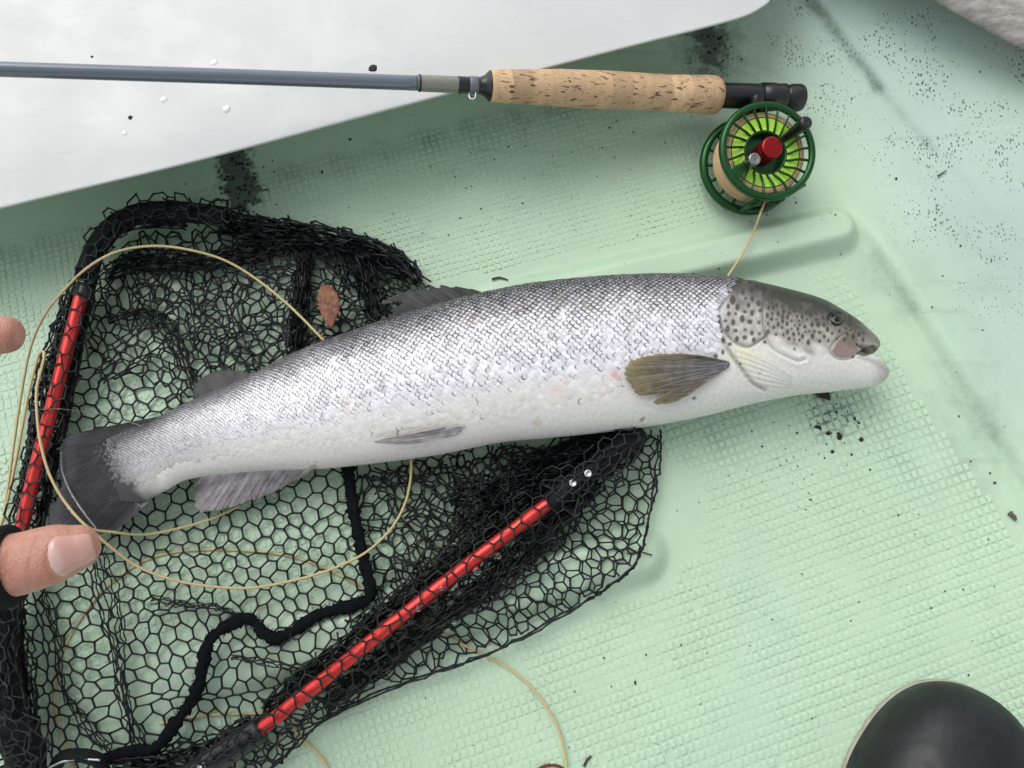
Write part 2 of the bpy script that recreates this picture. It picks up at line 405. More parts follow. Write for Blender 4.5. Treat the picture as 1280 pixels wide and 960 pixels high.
# ------------------------------------------------------------------ white bench
BZ = .078
def bench():
    e = np.array([(-420, 368), (0, 260), (240, 202), (480, 138), (677, 86), (800, 54), (880, 34), (927, 21), (950, 10), (966, -4), (985, -40), (1020, -140), (1040, -230)])
    front = P(*crom(e, 8).T, BZ)
    # sweep the rounded lip, then the top, back from the edge
    n = len(front); back = np.array([0.02, 1.0, 0]) ; rows = []
    t = np.gradient(front, axis=0); t /= np.linalg.norm(t, axis=1)[:, None]; inn = np.c_[-t[:, 1], t[:, 0], 0 * t[:, 0]]
    for off, dz in ((.006, -.0034), (.002, -.0032), (0.0004, -.0026), (.0, -.0014), (.0001, -.0005), (.0005, -.0001), (.0012, 0), (.003, .00005), (.008, .0001), (.02, .001), (.05, .003), (.10, .004)):
        rows.append(front + inn * off + np.array([0, 0, dz]))
    last = rows[-1]
    far = np.array([-.25, .95, 0])
    for k in np.linspace(.1, 1, 12):
        tgt = np.c_[np.linspace(-1.0, .34, n), np.full(n, .95), np.full(n, BZ + .006)]
        rows.append(last * (1 - k) + tgt * k + np.array([0, 0, .006 * math.sin(k * 3)]))
    rows.append(rows[-1] - np.array([0, 0, .05]))
    V = np.stack(rows, 1).reshape(-1, 3)
    root = empty('bench', (float(front[n // 2][0]), float(front[n // 2][1]) + .1, 0), 'white moulded boat bench across the top left, its edge overhanging the floor', 'bench')
    global BVH; BVH = BVHTree.FromPolygons(V.tolist(), gridfaces(n, len(rows)).tolist())
    build('seat_panel', V, gridfaces(n, len(rows)), M_BENCH, root)
    # riser under the overhang
    b0 = front + inn * .055; b1 = b0.copy(); b1[:, 2] = -.01; b0[:, 2] = BZ - .006
    rs = np.stack([b0, (b0 + b1) / 2, b1], 1).reshape(-1, 3)
    build('riser', rs, gridfaces(n, 3), flat('riser_paint', (.36, .52, .42), .5, noise=(40, .6, (.2, .28, .22))), root)
    lip0 = front + inn * .006 + np.array([0, 0, -.0036]); lip1 = front + inn * .06 + np.array([0, 0, -.010])
    build('underside', np.stack([lip0, lip1], 1).reshape(-1, 3), gridfaces(n, 2), M_BENCH, root)
    return root
bench()
def bench_blob(px, py, r, seed, label, mat, name, cat, flatn=.3, group=None):
    c = P(px, py, BZ)
    for _ in range(3):
        h = BVH.ray_cast(Vector((c[0], c[1], 1.)), Vector((0, 0, -1)))[0]; c = P(px, py, h.z if h else BZ)
    V, Fc = blob(c, r * mpp(px, py, BZ), seed, 10, flatn, .12); o = build(name, V - c, Fc, mat); o.location = c
    return tag(o, label, cat, group)
M_DIRT = flat('dark_dirt', (.03, .03, .026), .9, bumps=(900, .001, 1))
bench_blob(466, 85, 5.2, 3, 'dark crumb of dirt on the white bench just above the rod', M_DIRT, 'dirt_crumb', 'dirt')
bench_blob(163, 147, 3, 4, 'small dark crumb of dirt on the white bench below the rod', M_DIRT, 'dirt_crumb', 'dirt')
bench_blob(115, 71, 1.8, 5, 'tiny dark speck on the white bench above the rod at left', M_DIRT, 'dirt_crumb', 'dirt')
for i, (x, y, r, lb) in enumerate([(283, 136, 5.5, 'largest water drop on the white bench below the rod'), (205, 124, 4.5, 'water drop on the white bench between the rod and the small crumb'),
                                    (268, 78, 4.5, 'water drop on the white bench directly above the rod'), (155, 166, 3.2, 'small water drop on the white bench below the small crumb')]):
    bench_blob(x, y, r, 20 + i, lb, M_DROP, 'water_drop', 'water drop', .3, 'water drops on the bench')

# grey weathered rail in the top right corner
def rail():
    a = np.array([(900, -160), (1120, -36), (1180, 0), (1230, 29), (1282, 56), (1400, 118), (1700, 280)])
    e = P(*a.T, .066); e2 = resamp(e, 40); t = np.gradient(e2, axis=0); t /= np.linalg.norm(t, axis=1)[:, None]
    nrm = np.c_[t[:, 1] * -1, t[:, 0], 0 * t[:, 0]]
    if (nrm[10] @ np.array([1, 1, 0])) < 0: nrm = -nrm
    rows = []
    for off, dz in ((.095, -.07), (.050, -.035), (.018, -.012), (.0006, -.006), (.0004, -.003), (.005, .001), (.014, .004), (.03, .005), (.05, .004), (.062, -.002), (.066, -.02), (.066, -.05)):
        rows.append(e2 + nrm * off + np.array([0, 0, dz]))
    V = np.stack(rows, 1); nn = Noise(31, .02); V[..., 2] += .0008 * nn(V[..., :2]); 
    m = Mat('weathered_rail', Roughness=.8)
    c = m.mix(m.ramp(m.noise(40, 6, .7, m.map((1, 3, 1), (0, 0, R(-30)))), .35, .7), (.22, .205, .185), (.42, .40, .37))
    c = m.mix(m.ramp(m.noise(220, 4), .55, .8, 0, .6), c, (.10, .09, .08)); m.set('Base Color', c); m.bump(m.noise(200, 5), .0015, .7)
    o = build('rail', (V - V[20, 6]).reshape(-1, 3), gridfaces(40, len(rows)), m.m); o.location = V[20, 6]
    tag(o, 'weathered grey rail along the boat side in the top right corner', 'rail')
rail()

# ------------------------------------------------------------------ the fish
ZM = .036
TOP = crom([(133, 549), (165, 533), (200, 521), (232, 505), (300, 476), (375, 439), (437, 416), (512, 391), (587, 371), (662, 356), (737, 348), (812, 344), (880, 345), (929, 351), (987, 364), (1025, 375), (1050, 388)], 10)
BOT = crom([(150, 626), (178, 628), (205, 614), (240, 598), (320, 589), (400, 586), (470, 579), (550, 568), (625, 553), (690, 547), (757, 540), (824, 531), (885, 519), (940, 505), (995, 494), (1035, 490), (1060, 487)], 10)
HH = np.interp(np.linspace(0, 16, len(TOP)), np.arange(17), [.0015, .006, .0125, .0165, .021, .0265, .030, .033, .0345, .035, .035, .035, .034, .033, .030, .026, .021])
HH = np.convolve(np.r_[[HH[0]] * 4, HH, [HH[-1] - .0006 * k for k in range(1, 5)]], np.ones(9) / 9, 'valid')
def dens(A, w):
    """columns: 2 mm on the body, finer on the head"""
    u = []
    for i in range(len(A) - 1):
        n = 3 if A[i][0] < 860 else 9
        u += list(i + np.arange(n) / n)
    return np.array(u + [len(A) - 1.])
U = dens(TOP, 0); ix = np.arange(len(TOP))
T2 = np.stack([np.interp(U, ix, TOP[:, k]) for k in (0, 1)], -1); B2 = np.stack([np.interp(U, ix, BOT[:, k]) for k in (0, 1)], -1); H2 = np.interp(U, ix, HH)
NB = len(U); NQ = 180
q = np.cos(np.pi * np.arange(NQ + 1) / NQ); jm = int(NQ * .515)
# jaws
NJ = 60; kk = (1 - (1 - np.linspace(0, 1, NJ + 1)[1:]) ** 1.6)
def along(pts): return np.stack([np.interp(kk, np.linspace(0, 1, 41), resamp(crom(pts, 10), 41)[:, c]) for c in (0, 1)], -1)
TJ = along([(1050, 388), (1066, 398), (1079, 408), (1090, 417.5), (1096, 424), (1098.5, 431)])
qm = q[jm]; corner = T2[-1] + (B2[-1] - T2[-1]) * (1 - qm) / 2
LU = along([tuple(corner), (1066, 441), (1078, 443.5), (1088, 443), (1095, 439), (1098.5, 431.5)])
LL = along([tuple(corner), (1068, 443.5), (1080, 447), (1092, 451), (1104, 457.5), (1110.5, 465)])
BJ = along([(1060, 487), (1074, 485.5), (1088, 483), (1099, 479), (1107, 474), (1111, 466)])
HJ = H2[-1] * np.sqrt(np.clip(1 - kk ** 2.2, 0, 1)) * (1 - .38 * kk) + .0006
def lens_z(qv, h): return h * np.sqrt(np.clip(1 - qv ** 2, 0, 1))
mid_u = [] ; mid_z = []
for i in range(NB):
    f = ((1 - q) / 2)[:, None]; mid_u.append(T2[i] * (1 - f) + B2[i] * f); mid_z.append(lens_z(q, H2[i]))
BU = np.array(mid_u); BZz = np.array(mid_z)                   # NB x NQ+1
ju, jz, lu, lz = [], [], [], []
for i in range(NJ):
    f = ((1 - q[:jm + 1]) / (1 - qm))[:, None]; p = TJ[i] * (1 - f) + LU[i] * f
    d = np.linalg.norm(p - LU[i], axis=1); z = lens_z(q[:jm + 1], HJ[i]); rr = 1 + 9 * kk[i]
    z = z * np.sqrt(np.clip(1 - np.clip(1 - d / rr, 0, 1) ** 2, 0, 1)); ju.append(p); jz.append(z)
    f = ((qm - q[jm:]) / (1 + qm))[:, None]; p = LL[i] * (1 - f) + BJ[i] * f
    d = np.linalg.norm(p - LL[i], axis=1); z = lens_z(q[jm:], HJ[i] * .96); rr = 1 + 7 * kk[i]
    z = z * np.sqrt(np.clip(1 - np.clip(1 - d / rr, 0, 1) ** 2, 0, 1)); lu.append(p); lz.append(z)
ju, jz, lu, lz = map(np.array, (ju, jz, lu, lz))

def fish_world(uv, z): 
    w_ = P(uv[..., 0], uv[..., 1], ZM); w_[..., 2] = ZM + z; return w_
OPERC = crom([(931, 352), (914, 366), (901, 384), (899, 397), (905, 412), (917, 426), (934, 433), (950, 425), (957, 420)], 6)
PREOP = crom([(958, 366), (954, 387), (955, 407), (959, 423), (967, 436), (981, 444), (997, 451), (1006, 449)], 6)
GILL = crom([(899, 397), (902, 415), (911, 438), (927, 460), (941, 478), (956, 487)], 6)
MAX_ = crom([(1072, 411), (1056, 417), (1044, 427), (1038, 438), (1043, 446), (1054, 449), (1066, 446), (1072, 440)], 6)
HEADLINE = np.array([(890, 470), (899, 440), (960, 432), (1010, 446), (1040, 442), (1100, 440), (1120, 440)])
EYE = np.array([1044., 399.])
BRANCH = [crom([(917 + 3 * k, 432 + 7.5 * k), (940 + 2 * k, 440 + 7 * k), (962 + 2 * k, 452 + 5.5 * k), (990, 470 + 2.5 * k)], 5) for k in range(1, 7)]
def head_disp(px, z0, uv):
    """relief of gill cover, cheek, jaw plates and eye on the upper side of the head (metres)"""
    m = smooth(880, 905, px[..., 0])
    d, s = dpoly(px, OPERC); dz = 0 * d
    ins = inpoly(px, np.vstack([OPERC, [(957, 420), (957, 369), (945, 350)]]))
    dz += np.where(ins, .0011 * smooth(0, 4, d), -.0014 * np.exp(-(d / 3.2) ** 2))
    d, s = dpoly(px, PREOP); dz += -.0010 * np.exp(-(d / 2.4) ** 2) + .0006 * np.exp(-((d - 5) / 3) ** 2)
    d, s = dpoly(px, GILL); dz += -.0022 * np.exp(-(d / 3.0) ** 2)
    for b in BRANCH:
        d, s = dpoly(px, b); dz += -.0004 * np.exp(-(d / 1.3) ** 2) + .00015 * np.exp(-((d - 3) / 1.6) ** 2)
    ins = inpoly(px, MAX_); d, s = dpoly(px, MAX_); dz += np.where(ins, .0013 * smooth(0, 4, d), -.0010 * np.exp(-(d / 2.2) ** 2))
    r = np.linalg.norm((px - EYE) * np.array([1, 1.12]), axis=-1)
    dz += -.0013 * smooth(12, 9, r) * smooth(5, 8.5, r) - .0010 * smooth(9, 7, r) + .0007 * np.exp(-((r - 13) / 3) ** 2)
    r = np.linalg.norm(px - np.array([1073, 404]), axis=-1); dz += -.0012 * np.exp(-(r / 2.2) ** 2)
    ins = inpoly(px, [(1070, 442), (1082, 432), (1093, 431), (1096, 436), (1092, 443), (1080, 446)]); dz += np.where(ins, -.004, 0)
    return dz * m * np.clip(z0 / .006, 0, 1)

spots = []
def spot_field():
    r = np.random.default_rng(5); out = []
    for _ in range(14000):
        x, y = r.uniform(893, 1082), r.uniform(350, 470)
        hl = np.interp(x, HEADLINE[:, 0], HEADLINE[:, 1])
        if x < 905 and y > 440: hl = 462
        if y > hl - r.uniform(3, 16) - (12 if x > 960 else 0): continue
        if x > 1010 and y < 380 + (x - 1010) * .5: continue
        if np.hypot(x - EYE[0], y - EYE[1]) < 15: continue
        oper = x < 952
        rad = r.uniform(2.0, 3.5) if oper else r.uniform(1.3, 2.4)
        gap = 4.4 if oper else 2.5
        if not all((x - a) ** 2 + (y - b) ** 2 > (gap + .9 * (rad + c)) ** 2 for a, b, c in out): continue
        if dpoly(np.array([[x, y]]), OPERC)[0][0] < 3.5 or dpoly(np.array([[x, y]]), PREOP)[0][0] < 3.5: continue
        out.append((x, y, rad))
        if len(out) > 330: break
    return out
spots = spot_field()
MARKS = ((803, 524, 3.2, (.38, .02, .02), .85), (754, 491, 4, (.65, .16, .12), .5), (700, 488, 15, (.80, .52, .38), .35), (672, 528, 6, (.45, .33, .22), .5), (770, 468, 8, (.6, .18, .2), .45), (392, 586, 7, (.36, .22, .15), .6), (1066, 447, 2.6, (.07, .05, .03), .9), (993, 436, 1.5, (.05, .05, .04), .9), (925, 455, 1.6, (.05, .05, .04), .9), (868, 497, 2.4, (.03, .03, .03), .9), (950, 466, 1.3, (.05, .05, .04), .9), (700, 376, 11, (.20, .14, .06), .45), (735, 384, 8, (.20, .14, .06), .5), (655, 385, 7, (.34, .22, .13), .35), (590, 402, 12, (.62, .42, .36), .3), (480, 484, 8, (.36, .36, .34), .6), (440, 505, 16, (.75, .68, .52), .3))
def fish_color(px, qv):
    x, y = px[..., 0], px[..., 1]
    n1 = Noise(41, 26)(px); n2 = Noise(42, 6, 20)(px)
    back = np.array([.085, .082, .068]); silver = np.array([.60, .60, .61]); belly = np.array([.72, .71, .67])
    t = qv + .05 * n1
    c = back + (silver - back) * smooth(.92, .40, t)[..., None]
    c = c + (belly - c) * smooth(-.30, -.62, t)[..., None]
    tl = smooth(58, 8, x - np.interp(y, [530, 548, 565, 590, 610, 630, 650], [172, 138, 130, 140, 152, 172, 186]) + 5 * n1); c = c + (np.array([.042, .041, .045]) - c) * tl[..., None]
    # --- head
    hd = smooth(885, 915, x + .25 * (y - 400))
    hl = np.interp(x, HEADLINE[:, 0], HEADLINE[:, 1])
    topy = np.interp(x, np.r_[TOP[:, 0], TJ[:, 0]], np.r_[TOP[:, 1], TJ[:, 1]])
    rel = (y - topy) / (hl - topy + 1e-6) + .05 * n1
    hc = np.array([.030, .029, .020]) + (np.array([.36, .345, .30]) - np.array([.036, .034, .024])) * smooth(.10, .72, rel)[..., None]
    op = smooth(960, 948, x)[..., None]; hc = hc * (1 - op) + op * (np.array([.055, .05, .04]) + (np.array([.42, .395, .365]) - np.array([.055, .05, .04])) * smooth(.02, .62, rel)[..., None])
    hc = hc * (1 + .16 * Noise(43, 14)(px)[..., None] * np.array([1, .95, .85])); hc = hc + (np.array([.73, .72, .665]) - hc) * smooth(.74, 1.06, rel)[..., None]
    hc = hc + (np.array([.23, .22, .19]) - hc) * (smooth(1060, 1100, x) * smooth(1.15, .8, rel) * .8)[..., None]
    # lower jaw tip greyer
    jt = smooth(1085, 1112, x) * smooth(446, 452, y) ; hc = hc + (np.array([.36, .34, .30]) - hc) * (jt * .75)[..., None]
    c = c + (hc - c) * hd[..., None]
    ins = inpoly(px, MAX_); d = dpoly(px, MAX_)[0]
    pk = np.where(ins, smooth(0, 3, d), 0) ; mc = np.array([.21, .135, .11]) + (np.array([.13, .11, .085]) - np.array([.21, .135, .11])) * smooth(436, 422, y + .25 * (1062 - x))[..., None]
    c = c + (mc - c) * (pk * .85)[..., None]
    for ln, wd, dk, cc in ((OPERC, 2.2, .65, (.13, .115, .10)), (PREOP, 1.7, .55, (.14, .12, .10)), (GILL, 2.6, .8, (.10, .085, .075)), (MAX_, 1.5, .6, (.14, .08, .07))):
        d = dpoly(px, ln)[0]; c = c + (np.array(cc) - c) * (dk * np.exp(-(d / wd) ** 2) * (.7 + .3 * np.clip(n2, -1, 1)))[..., None]
    for b in BRANCH:
        d = dpoly(px, b)[0]; c = c + (np.array((.50, .49, .42)) - c) * (.42 * np.exp(-(d / 1.0) ** 2))[..., None]
    yl = np.exp(-(((px - np.array([930, 445])) / np.array([20, 14])) ** 2).sum(-1)); c = c * (1 - .12 * yl[..., None] * np.array([0, .1, 1.6]))
    # dark lower margin of the mouth and interior
    ins = inpoly(px, [(1070, 442), (1082, 432.5), (1093, 431.5), (1096, 436), (1092, 443), (1080, 446)]); c = np.where(ins[..., None], np.array([.15, .145, .13]), c)
    d = dpoly(px, np.array([(1064, 446), (1072, 439), (1082, 431.5), (1092, 429.5), (1097, 431)]))[0]; c = c + (np.array([.36, .33, .29]) - c) * (.8 * np.exp(-(d / 1.4) ** 2))[..., None]
    d = dpoly(px, np.array([(1074, 446), (1085, 449), (1096, 454), (1106, 461)]))[0]; c = c + (np.array([.33, .31, .31]) - c) * (.6 * np.exp(-(d / 3.2) ** 2))[..., None]
    for sx, sy, sr in spots:
        dx, dy = x - sx, (y - sy) * (.88 + .3 * math.sin(sx)); m = np.abs(dx) + np.abs(dy) < 12
        if m.any():
            f = smooth(sr + .9, sr - .7, np.hypot(dx[m], dy[m])); c[m] = c[m] + (np.array([.035, .032, .026]) - c[m]) * (.86 * f)[..., None]
    # blood marks and scuffs
    for (bx, by, br, cc, al) in MARKS:
        d = np.hypot(x - bx, y - by) + .35 * br * n2; c = c + (np.array(cc) - c) * (al * smooth(br * 1.25, br * .3, d))[..., None]
    c = c * (1 + .05 * n2[..., None])
    return np.clip(c, .01, .9)

def fish_surface():
    secs = []
    for uv, z in ((BU, BZz), (ju, jz), (lu, lz)):
        W = fish_world(uv, z); px = proj(W); W[..., 2] += head_disp(px, z, uv); secs.append((W, px))
    return secs
SECS = fish_surface()
fish = empty('trout', tuple(P(600, 470, 0)), 'large silver spotted trout lying on its side, head to the right, tail on the net', 'fish')
def fish_mesh():
    Vs, Fs, Cs = [], [], []; n = 0
    qs = (np.broadcast_to(q, BZz.shape), np.broadcast_to(q[:jm + 1], jz.shape), np.broadcast_to(q[jm:], lz.shape))
    secs = []
    # join the last body column to both jaws
    for si, ((W, px), qv) in enumerate(zip(SECS, qs)):
        if si == 1: W = np.concatenate([SECS[0][0][-1:, :jm + 1], W]); qv = np.concatenate([qs[0][-1:, :jm + 1], qv])
        if si == 2: W = np.concatenate([SECS[0][0][-1:, jm:], W]); qv = np.concatenate([qs[0][-1:, jm:], qv])
        C = fish_color(proj(W), qv)
        nu, nv = W.shape[:2]
        Vs.append(W.reshape(-1, 3)); Cs.append(C.reshape(-1, 3)); Fs.append(gridfaces(nu, nv, n)[:, ::-1]); n += nu * nv
        st_ = 3; jj = sorted(set(list(range(0, nv, st_)) + [nv - 1])); L = W[:, jj].copy(); L[..., 2] = ZM - (L[..., 2] - ZM) * .93
        L = L.copy(); nv2 = len(jj)
        Vs.append(L.reshape(-1, 3)); Cs.append(C[:, jj].reshape(-1, 3)); Fs.append(gridfaces(nu, nv2, n)); n += nu * nv2
    o = build('body', np.vstack(Vs), np.vstack(Fs), M_SKIN, fish, colors=np.vstack(Cs))
    bm = bmesh.new(); bm.from_mesh(o.data); bmesh.ops.remove_doubles(bm, verts=bm.verts, dist=2e-5); bmesh.ops.recalc_face_normals(bm, faces=bm.faces); bm.to_mesh(o.data); bm.free()
    o.data.polygons.foreach_set('use_smooth', [True] * len(o.data.polygons))
fish_mesh()

def scales():
    r = np.random.default_rng(11)
    nth = 34; Vs, Fs, Cs = [], [], []; n = 0
    # arc position along the mid line
    midl = BU[:, NQ // 2]; arc = np.r_[0, np.cumsum(np.linalg.norm(np.diff(midl, axis=0), axis=1))]
    dep = np.linalg.norm(T2 - B2, axis=1)
    s = 1.; cols = []
    while s < arc[-1]:
        i = np.interp(s, arc, np.arange(NB)); d = np.interp(s, arc, dep); pitch = max(3.9, 7.0 * d / 192)
        cols.append((i, pitch)); s += pitch * .55
    def surf(iu, ju_):
        i0 = np.clip(int(iu), 0, NB - 2); a = iu - i0; j0 = np.clip(int(ju_), 0, NQ - 1); b = ju_ - j0; W = SECS[0][0]
        return (W[i0, j0] * (1 - a) + W[i0 + 1, j0] * a) * (1 - b) + (W[i0, j0 + 1] * (1 - a) + W[i0 + 1, j0 + 1] * a) * b
    limit = crom([(925, 346), (912, 364), (897, 384), (895, 400), (899, 425), (893, 445), (880, 470), (860, 530)], 5)
    shp = np.array([(-.95, 0), (-.6, .42), (-.1, .56), (.3, .5), (.62, .28), (.72, 0), (.62, -.28), (.3, -.5), (-.1, -.56), (-.6, -.42)])   # x toward the tail
    K = len(shp)
    nA, nB_ = Noise(51, 40), Noise(52, 90)
    for ci, (iu, pitch) in enumerate(cols):
        cd_ = np.interp(iu, np.arange(NB), dep); rp = cd_ * 1.22 / nth
        for k in range(nth * 2):
            if (k + ci) % 2: continue
            th = (k + .5 + .25 * r.normal() * 0) / (nth * 2) * NQ * 1.0
            if th < 2 or th > NQ - 3: continue
            qv = math.cos(math.pi * th / NQ)
            io = iu
            p0 = surf(io, th); pt = proj(p0)
            xl = np.interp(pt[1], limit[:, 1], limit[:, 0])
            if pt[0] > xl + r.normal(0, 1): continue
            bl = np.interp(pt[0], [130, 250, 420, 620, 760, 860], [-.55, -.70, -.74, -.78, -.70, -.30])
            if qv < bl + abs(r.normal(0, .13)): continue
            tb = np.interp(pt[1], [530, 548, 565, 590, 610, 630, 650], [172, 138, 130, 140, 152, 176, 190])
            if r.random() > float(smooth(tb - 4, tb + 16, pt[0])): continue
            endk = float(smooth(tb + 50, tb, pt[0]))
            a = surf(min(io + 1.5, NB - 1.001), th) - surf(max(io - 1.5, 0), th); a /= np.linalg.norm(a) + 1e-12; a = -a   # toward the tail
            b = surf(io, min(th + 1.5, NQ)) - surf(io, max(th - 1.5, 0)); b -= a * (a @ b); b /= np.linalg.norm(b) + 1e-12
            nn = np.cross(a, b); nn = nn if nn[2] > 0 else -nn
            ps = pitch * .00064
            L = ps * 1.02; Wd = ps * 1.12 * (1 + .06 * r.normal())
            bk = float(smooth(-.55, .1, qv)); tl = (.018 + .048 * bk) + (.008 + .027 * bk) * r.normal(); tw = (.012 + .038 * bk) * r.normal()
            hgt = .00022 if qv > -.3 else .0001
            def at(x, y, zz): return p0 + a * x * L + b * y * Wd + nn * (hgt + tl * x * L + tw * y * Wd + zz)
            cen = at(0.05, 0, .00012)
            inner = [at(x * .62 + .05, y * .62, .00009) for x, y in shp]; g0 = smooth(.1, .95, qv); f1 = .56 - .30 * g0; f2 = .80 - .36 * g0; mid = [at(x * f2 + .02, y * f2, .00003) for x, y in shp]; inner = [at(x * f1 + .04, y * f1, .00010) for x, y in shp]; rim = [at(x, y, -.00008) for x, y in shp]
            # pigment
            cl = nB_(pt) * .10; g = qv + cl * .6
            br = (1 + .09 * r.normal())
            ctr = np.array([.71, .70, .735]) * br
            warm = smooth(-.2, -.6, g); ctr = ctr * (1 - warm) + np.array([.72, .71, .67]) * (1 + .05 * r.normal()) * warm
            if g > .45: ctr = ctr * (1 - .58 * smooth(.36, .95, g)) * (1 + .12 * r.normal())
            tailk = smooth(330, 150, pt[0]); ctr = ctr * (1 - .42 * tailk) * (1 - .72 * endk ** 1.6 * (.7 + .5 * r.random()))
            pt_ = float(smooth(-.62, .30, g)) + .10 * nA(pt) + .15 * tailk
            if g > .35: pt_ = max(pt_, float(smooth(.25, .6, g)))
            if r.random() < pt_ ** .8 if pt_ > 0 else False: dk = .70 + .30 * r.random()
            else: dk = .10 * max(pt_, 0)
            for bx, by, br_, cc, al in MARKS:
                dd = math.hypot(pt[0] - bx, pt[1] - by)
                if dd < br_ * 1.3: ctr = ctr + (np.array(cc) - ctr) * al * float(smooth(br_ * 1.3, br_ * .3, dd)) * (.5 + .7 * r.random())
            dk *= 1 - .55 * float(smooth(xl - 16, xl - 2, pt[0])) * (g < .7); full = float(smooth(.15, .62, g)); sk = r.normal() * .5
            wv = np.array([full + (1 - full) * float(smooth(.0, .62, x + sk * y)) for x, y in shp])[:, None] * dk
            rimc = ctr * (1 - wv) + np.array([.016, .016, .017]) * wv
            inc = ctr * (1 - .06 * dk); mk = .93 * wv; mdc = ctr * (1 - mk) + np.array([.016, .016, .017]) * mk
            cs = [ctr * 1.06] + [inc] * K + list(mdc) + list(rimc)
            Vs += [cen] + inner + mid + rim; Cs += cs
            for j in range(K):
                j2 = (j + 1) % K
                Fs.append((n, n + 1 + j, n + 1 + j2)); Fs.append((n + 1 + j, n + 1 + K + j, n + 1 + K + j2, n + 1 + j2)); Fs.append((n + 1 + K + j, n + 1 + 2 * K + j, n + 1 + 2 * K + j2, n + 1 + K + j2))
            n += 1 + 3 * K
    C = np.clip(np.array(Cs), .008, .85)
    o = build('scales', np.array(Vs), Fs, M_SCALE, fish, colors=C); tag(o, kind='stuff')
scales()

def surf_z(px, py):
    """height of the fish's upper surface at a photograph point (nearest vertex)"""
    W = SECS[0][0][::2, ::3].reshape(-1, 3); pp = proj(W); d = ((pp - np.array([px, py])) ** 2).sum(-1); return float(W[d.argmin(), 2])

def fin(name, base, tip, zb, zt, rays, c0, c1, edge, nu=150, nv=24, ridge=.0005, fray=2.5, seed=0, follow=False, bulge=0., streak=.3, notch=None):
    r = np.random.default_rng(seed)
    b = resamp(crom(base, 8), nu); t = resamp(crom(tip, 8), nu); u = np.linspace(0, 1, nu)
    fr = np.repeat(r.normal(0, 1, nu // 3 + 1), 3)[:nu]
    rayc = r.uniform(-1, 1, rays + 2); V, C = [], []
    ph = u * rays + .3 * np.sin(u * 17 + seed)
    for j in range(nv):
        v = j / (nv - 1); p = b * (1 - v) + t * v
        dirv_ = t - b; L = np.linalg.norm(dirv_, axis=1)[:, None] + 1e-9
        p = p + dirv_ / L * (fr * fray)[:, None] * v ** 3
        # rays fork toward the tip
        rid = np.cos(2 * np.pi * ph) * (1 - .6 * v) + np.cos(2 * np.pi * ph * 2 + 1) * .7 * v
        if follow:
            z = np.array([max(surf_z(*pp), ZM) for pp in p[::6]]); z = np.interp(np.arange(nu), np.arange(nu)[::6], z)
            z = np.convolve(np.r_[[z[0]] * 6, z, [z[-1]] * 6], np.ones(13) / 13, 'valid') + .0015 + .004 * math.sin(v * np.pi * .6)
        else: z = zb * (1 - v) + zt * v + bulge * math.sin(np.pi * v)
        z = z + ridge * rid * (.3 + .7 * math.sin(np.pi * min(v * 1.1, 1)))
        V.append(P(p[:, 0], p[:, 1], z))
        cc = np.array(c0) * (1 - v) + np.array(c1) * v
        ek = np.maximum(smooth(.9, 1., u), smooth(.75, 1.0, np.full(nu, v)) * .8)[:, None]
        blot = Noise(seed * 5 + 2, 22)(p)[:, None] * .16 + Noise(seed * 5 + 3, 7)(p)[:, None] * .10; c = cc * (1 + blot + streak * rid[:, None] * (.6 + .5 * np.sin(u * 23 + v * 5))[:, None] + .25 * np.interp(ph, np.arange(rays + 2), rayc)[:, None]) ; c = c * (1 - ek) + np.array(edge) * ek * (1 + .5 * streak * rid[:, None])
        if name == 'tail_fin':      # silvery scale dust that thins out over the fin base
            sp = Noise(401, 4, 20)(p) + .6 * Noise(402, 9, 16)(p); tbx = np.interp(p[:, 1], [530, 548, 565, 590, 610, 630, 650], [172, 138, 130, 140, 152, 170, 186]); k = smooth(-.2, .9, sp - .10 + (p[:, 0] - tbx) / 9.) * smooth(652, 632, p[:, 1]) * smooth(530, 548, p[:, 1]); c = c + (np.array([.24, .235, .26])[None] - c) * (.85 * k)[:, None]
        C.append(c)
    V = np.stack(V, 1).reshape(-1, 3); C = np.clip(np.stack(C, 1).reshape(-1, 3), .008, .8)
    Fc = gridfaces(nu, nv)
    if notch is not None:
        pp = proj(V); bad = inpoly(pp, notch); Fc = Fc[~bad[Fc].any(1)]
    o = build(name, V, Fc, M_FIN, fish, colors=C)
    s = o.modifiers.new('thickness', 'SOLIDIFY'); s.thickness = .0007; s.offset = 0
    return o
fin('tail_fin', [(206, 519), (172, 548), (160, 582), (166, 612), (186, 628)], [(86, 543), (76, 556), (75, 585), (79, 600), (72, 622), (62, 650), (80, 668), (112, 670), (148, 661)], ZM, .026, 46, (.040, .039, .043), (.026, .026, .030), (.09, .086, .098), nu=280, nv=80, ridge=.00028, fray=1.5, seed=3, streak=.20)
fin('dorsal_fin', [(604, 366), (560, 380), (520, 392), (480, 405)], [(588, 361), (556, 358.5), (522, 361), (490, 369), (478, 376), (479, 383), (489, 390), (473, 403)], ZM, ZM - .006, 20, (.045, .045, .045), (.05, .05, .05), (.045, .045, .045), nu=130, ridge=.0007, fray=2.5, seed=5, notch=[(470, 383), (484, 381), (503, 377), (500, 381), (486, 388), (478, 393), (470, 391)])
fin('adipose_fin', [(316, 468), (295, 478), (268, 490), (246, 500)], [(306, 465.5), (289, 463), (272, 464), (255, 471), (244, 482), (241, 496)], ZM, ZM - .004, 8, (.06, .06, .06), (.075, .075, .075), (.055, .055, .055), nu=60, nv=14, ridge=.0001, fray=.2, seed=6, streak=.06)
fin('anal_fin', [(392, 585), (350, 586), (300, 588), (252, 591)], [(378, 596), (337, 617), (300, 631), (262, 640), (246, 636), (243, 615), (245, 597)], ZM - .004, .018, 15, (.42, .385, .40), (.30, .27, .29), (.38, .36, .34), nu=140, ridge=.0006, fray=1.8, seed=7, streak=.16)
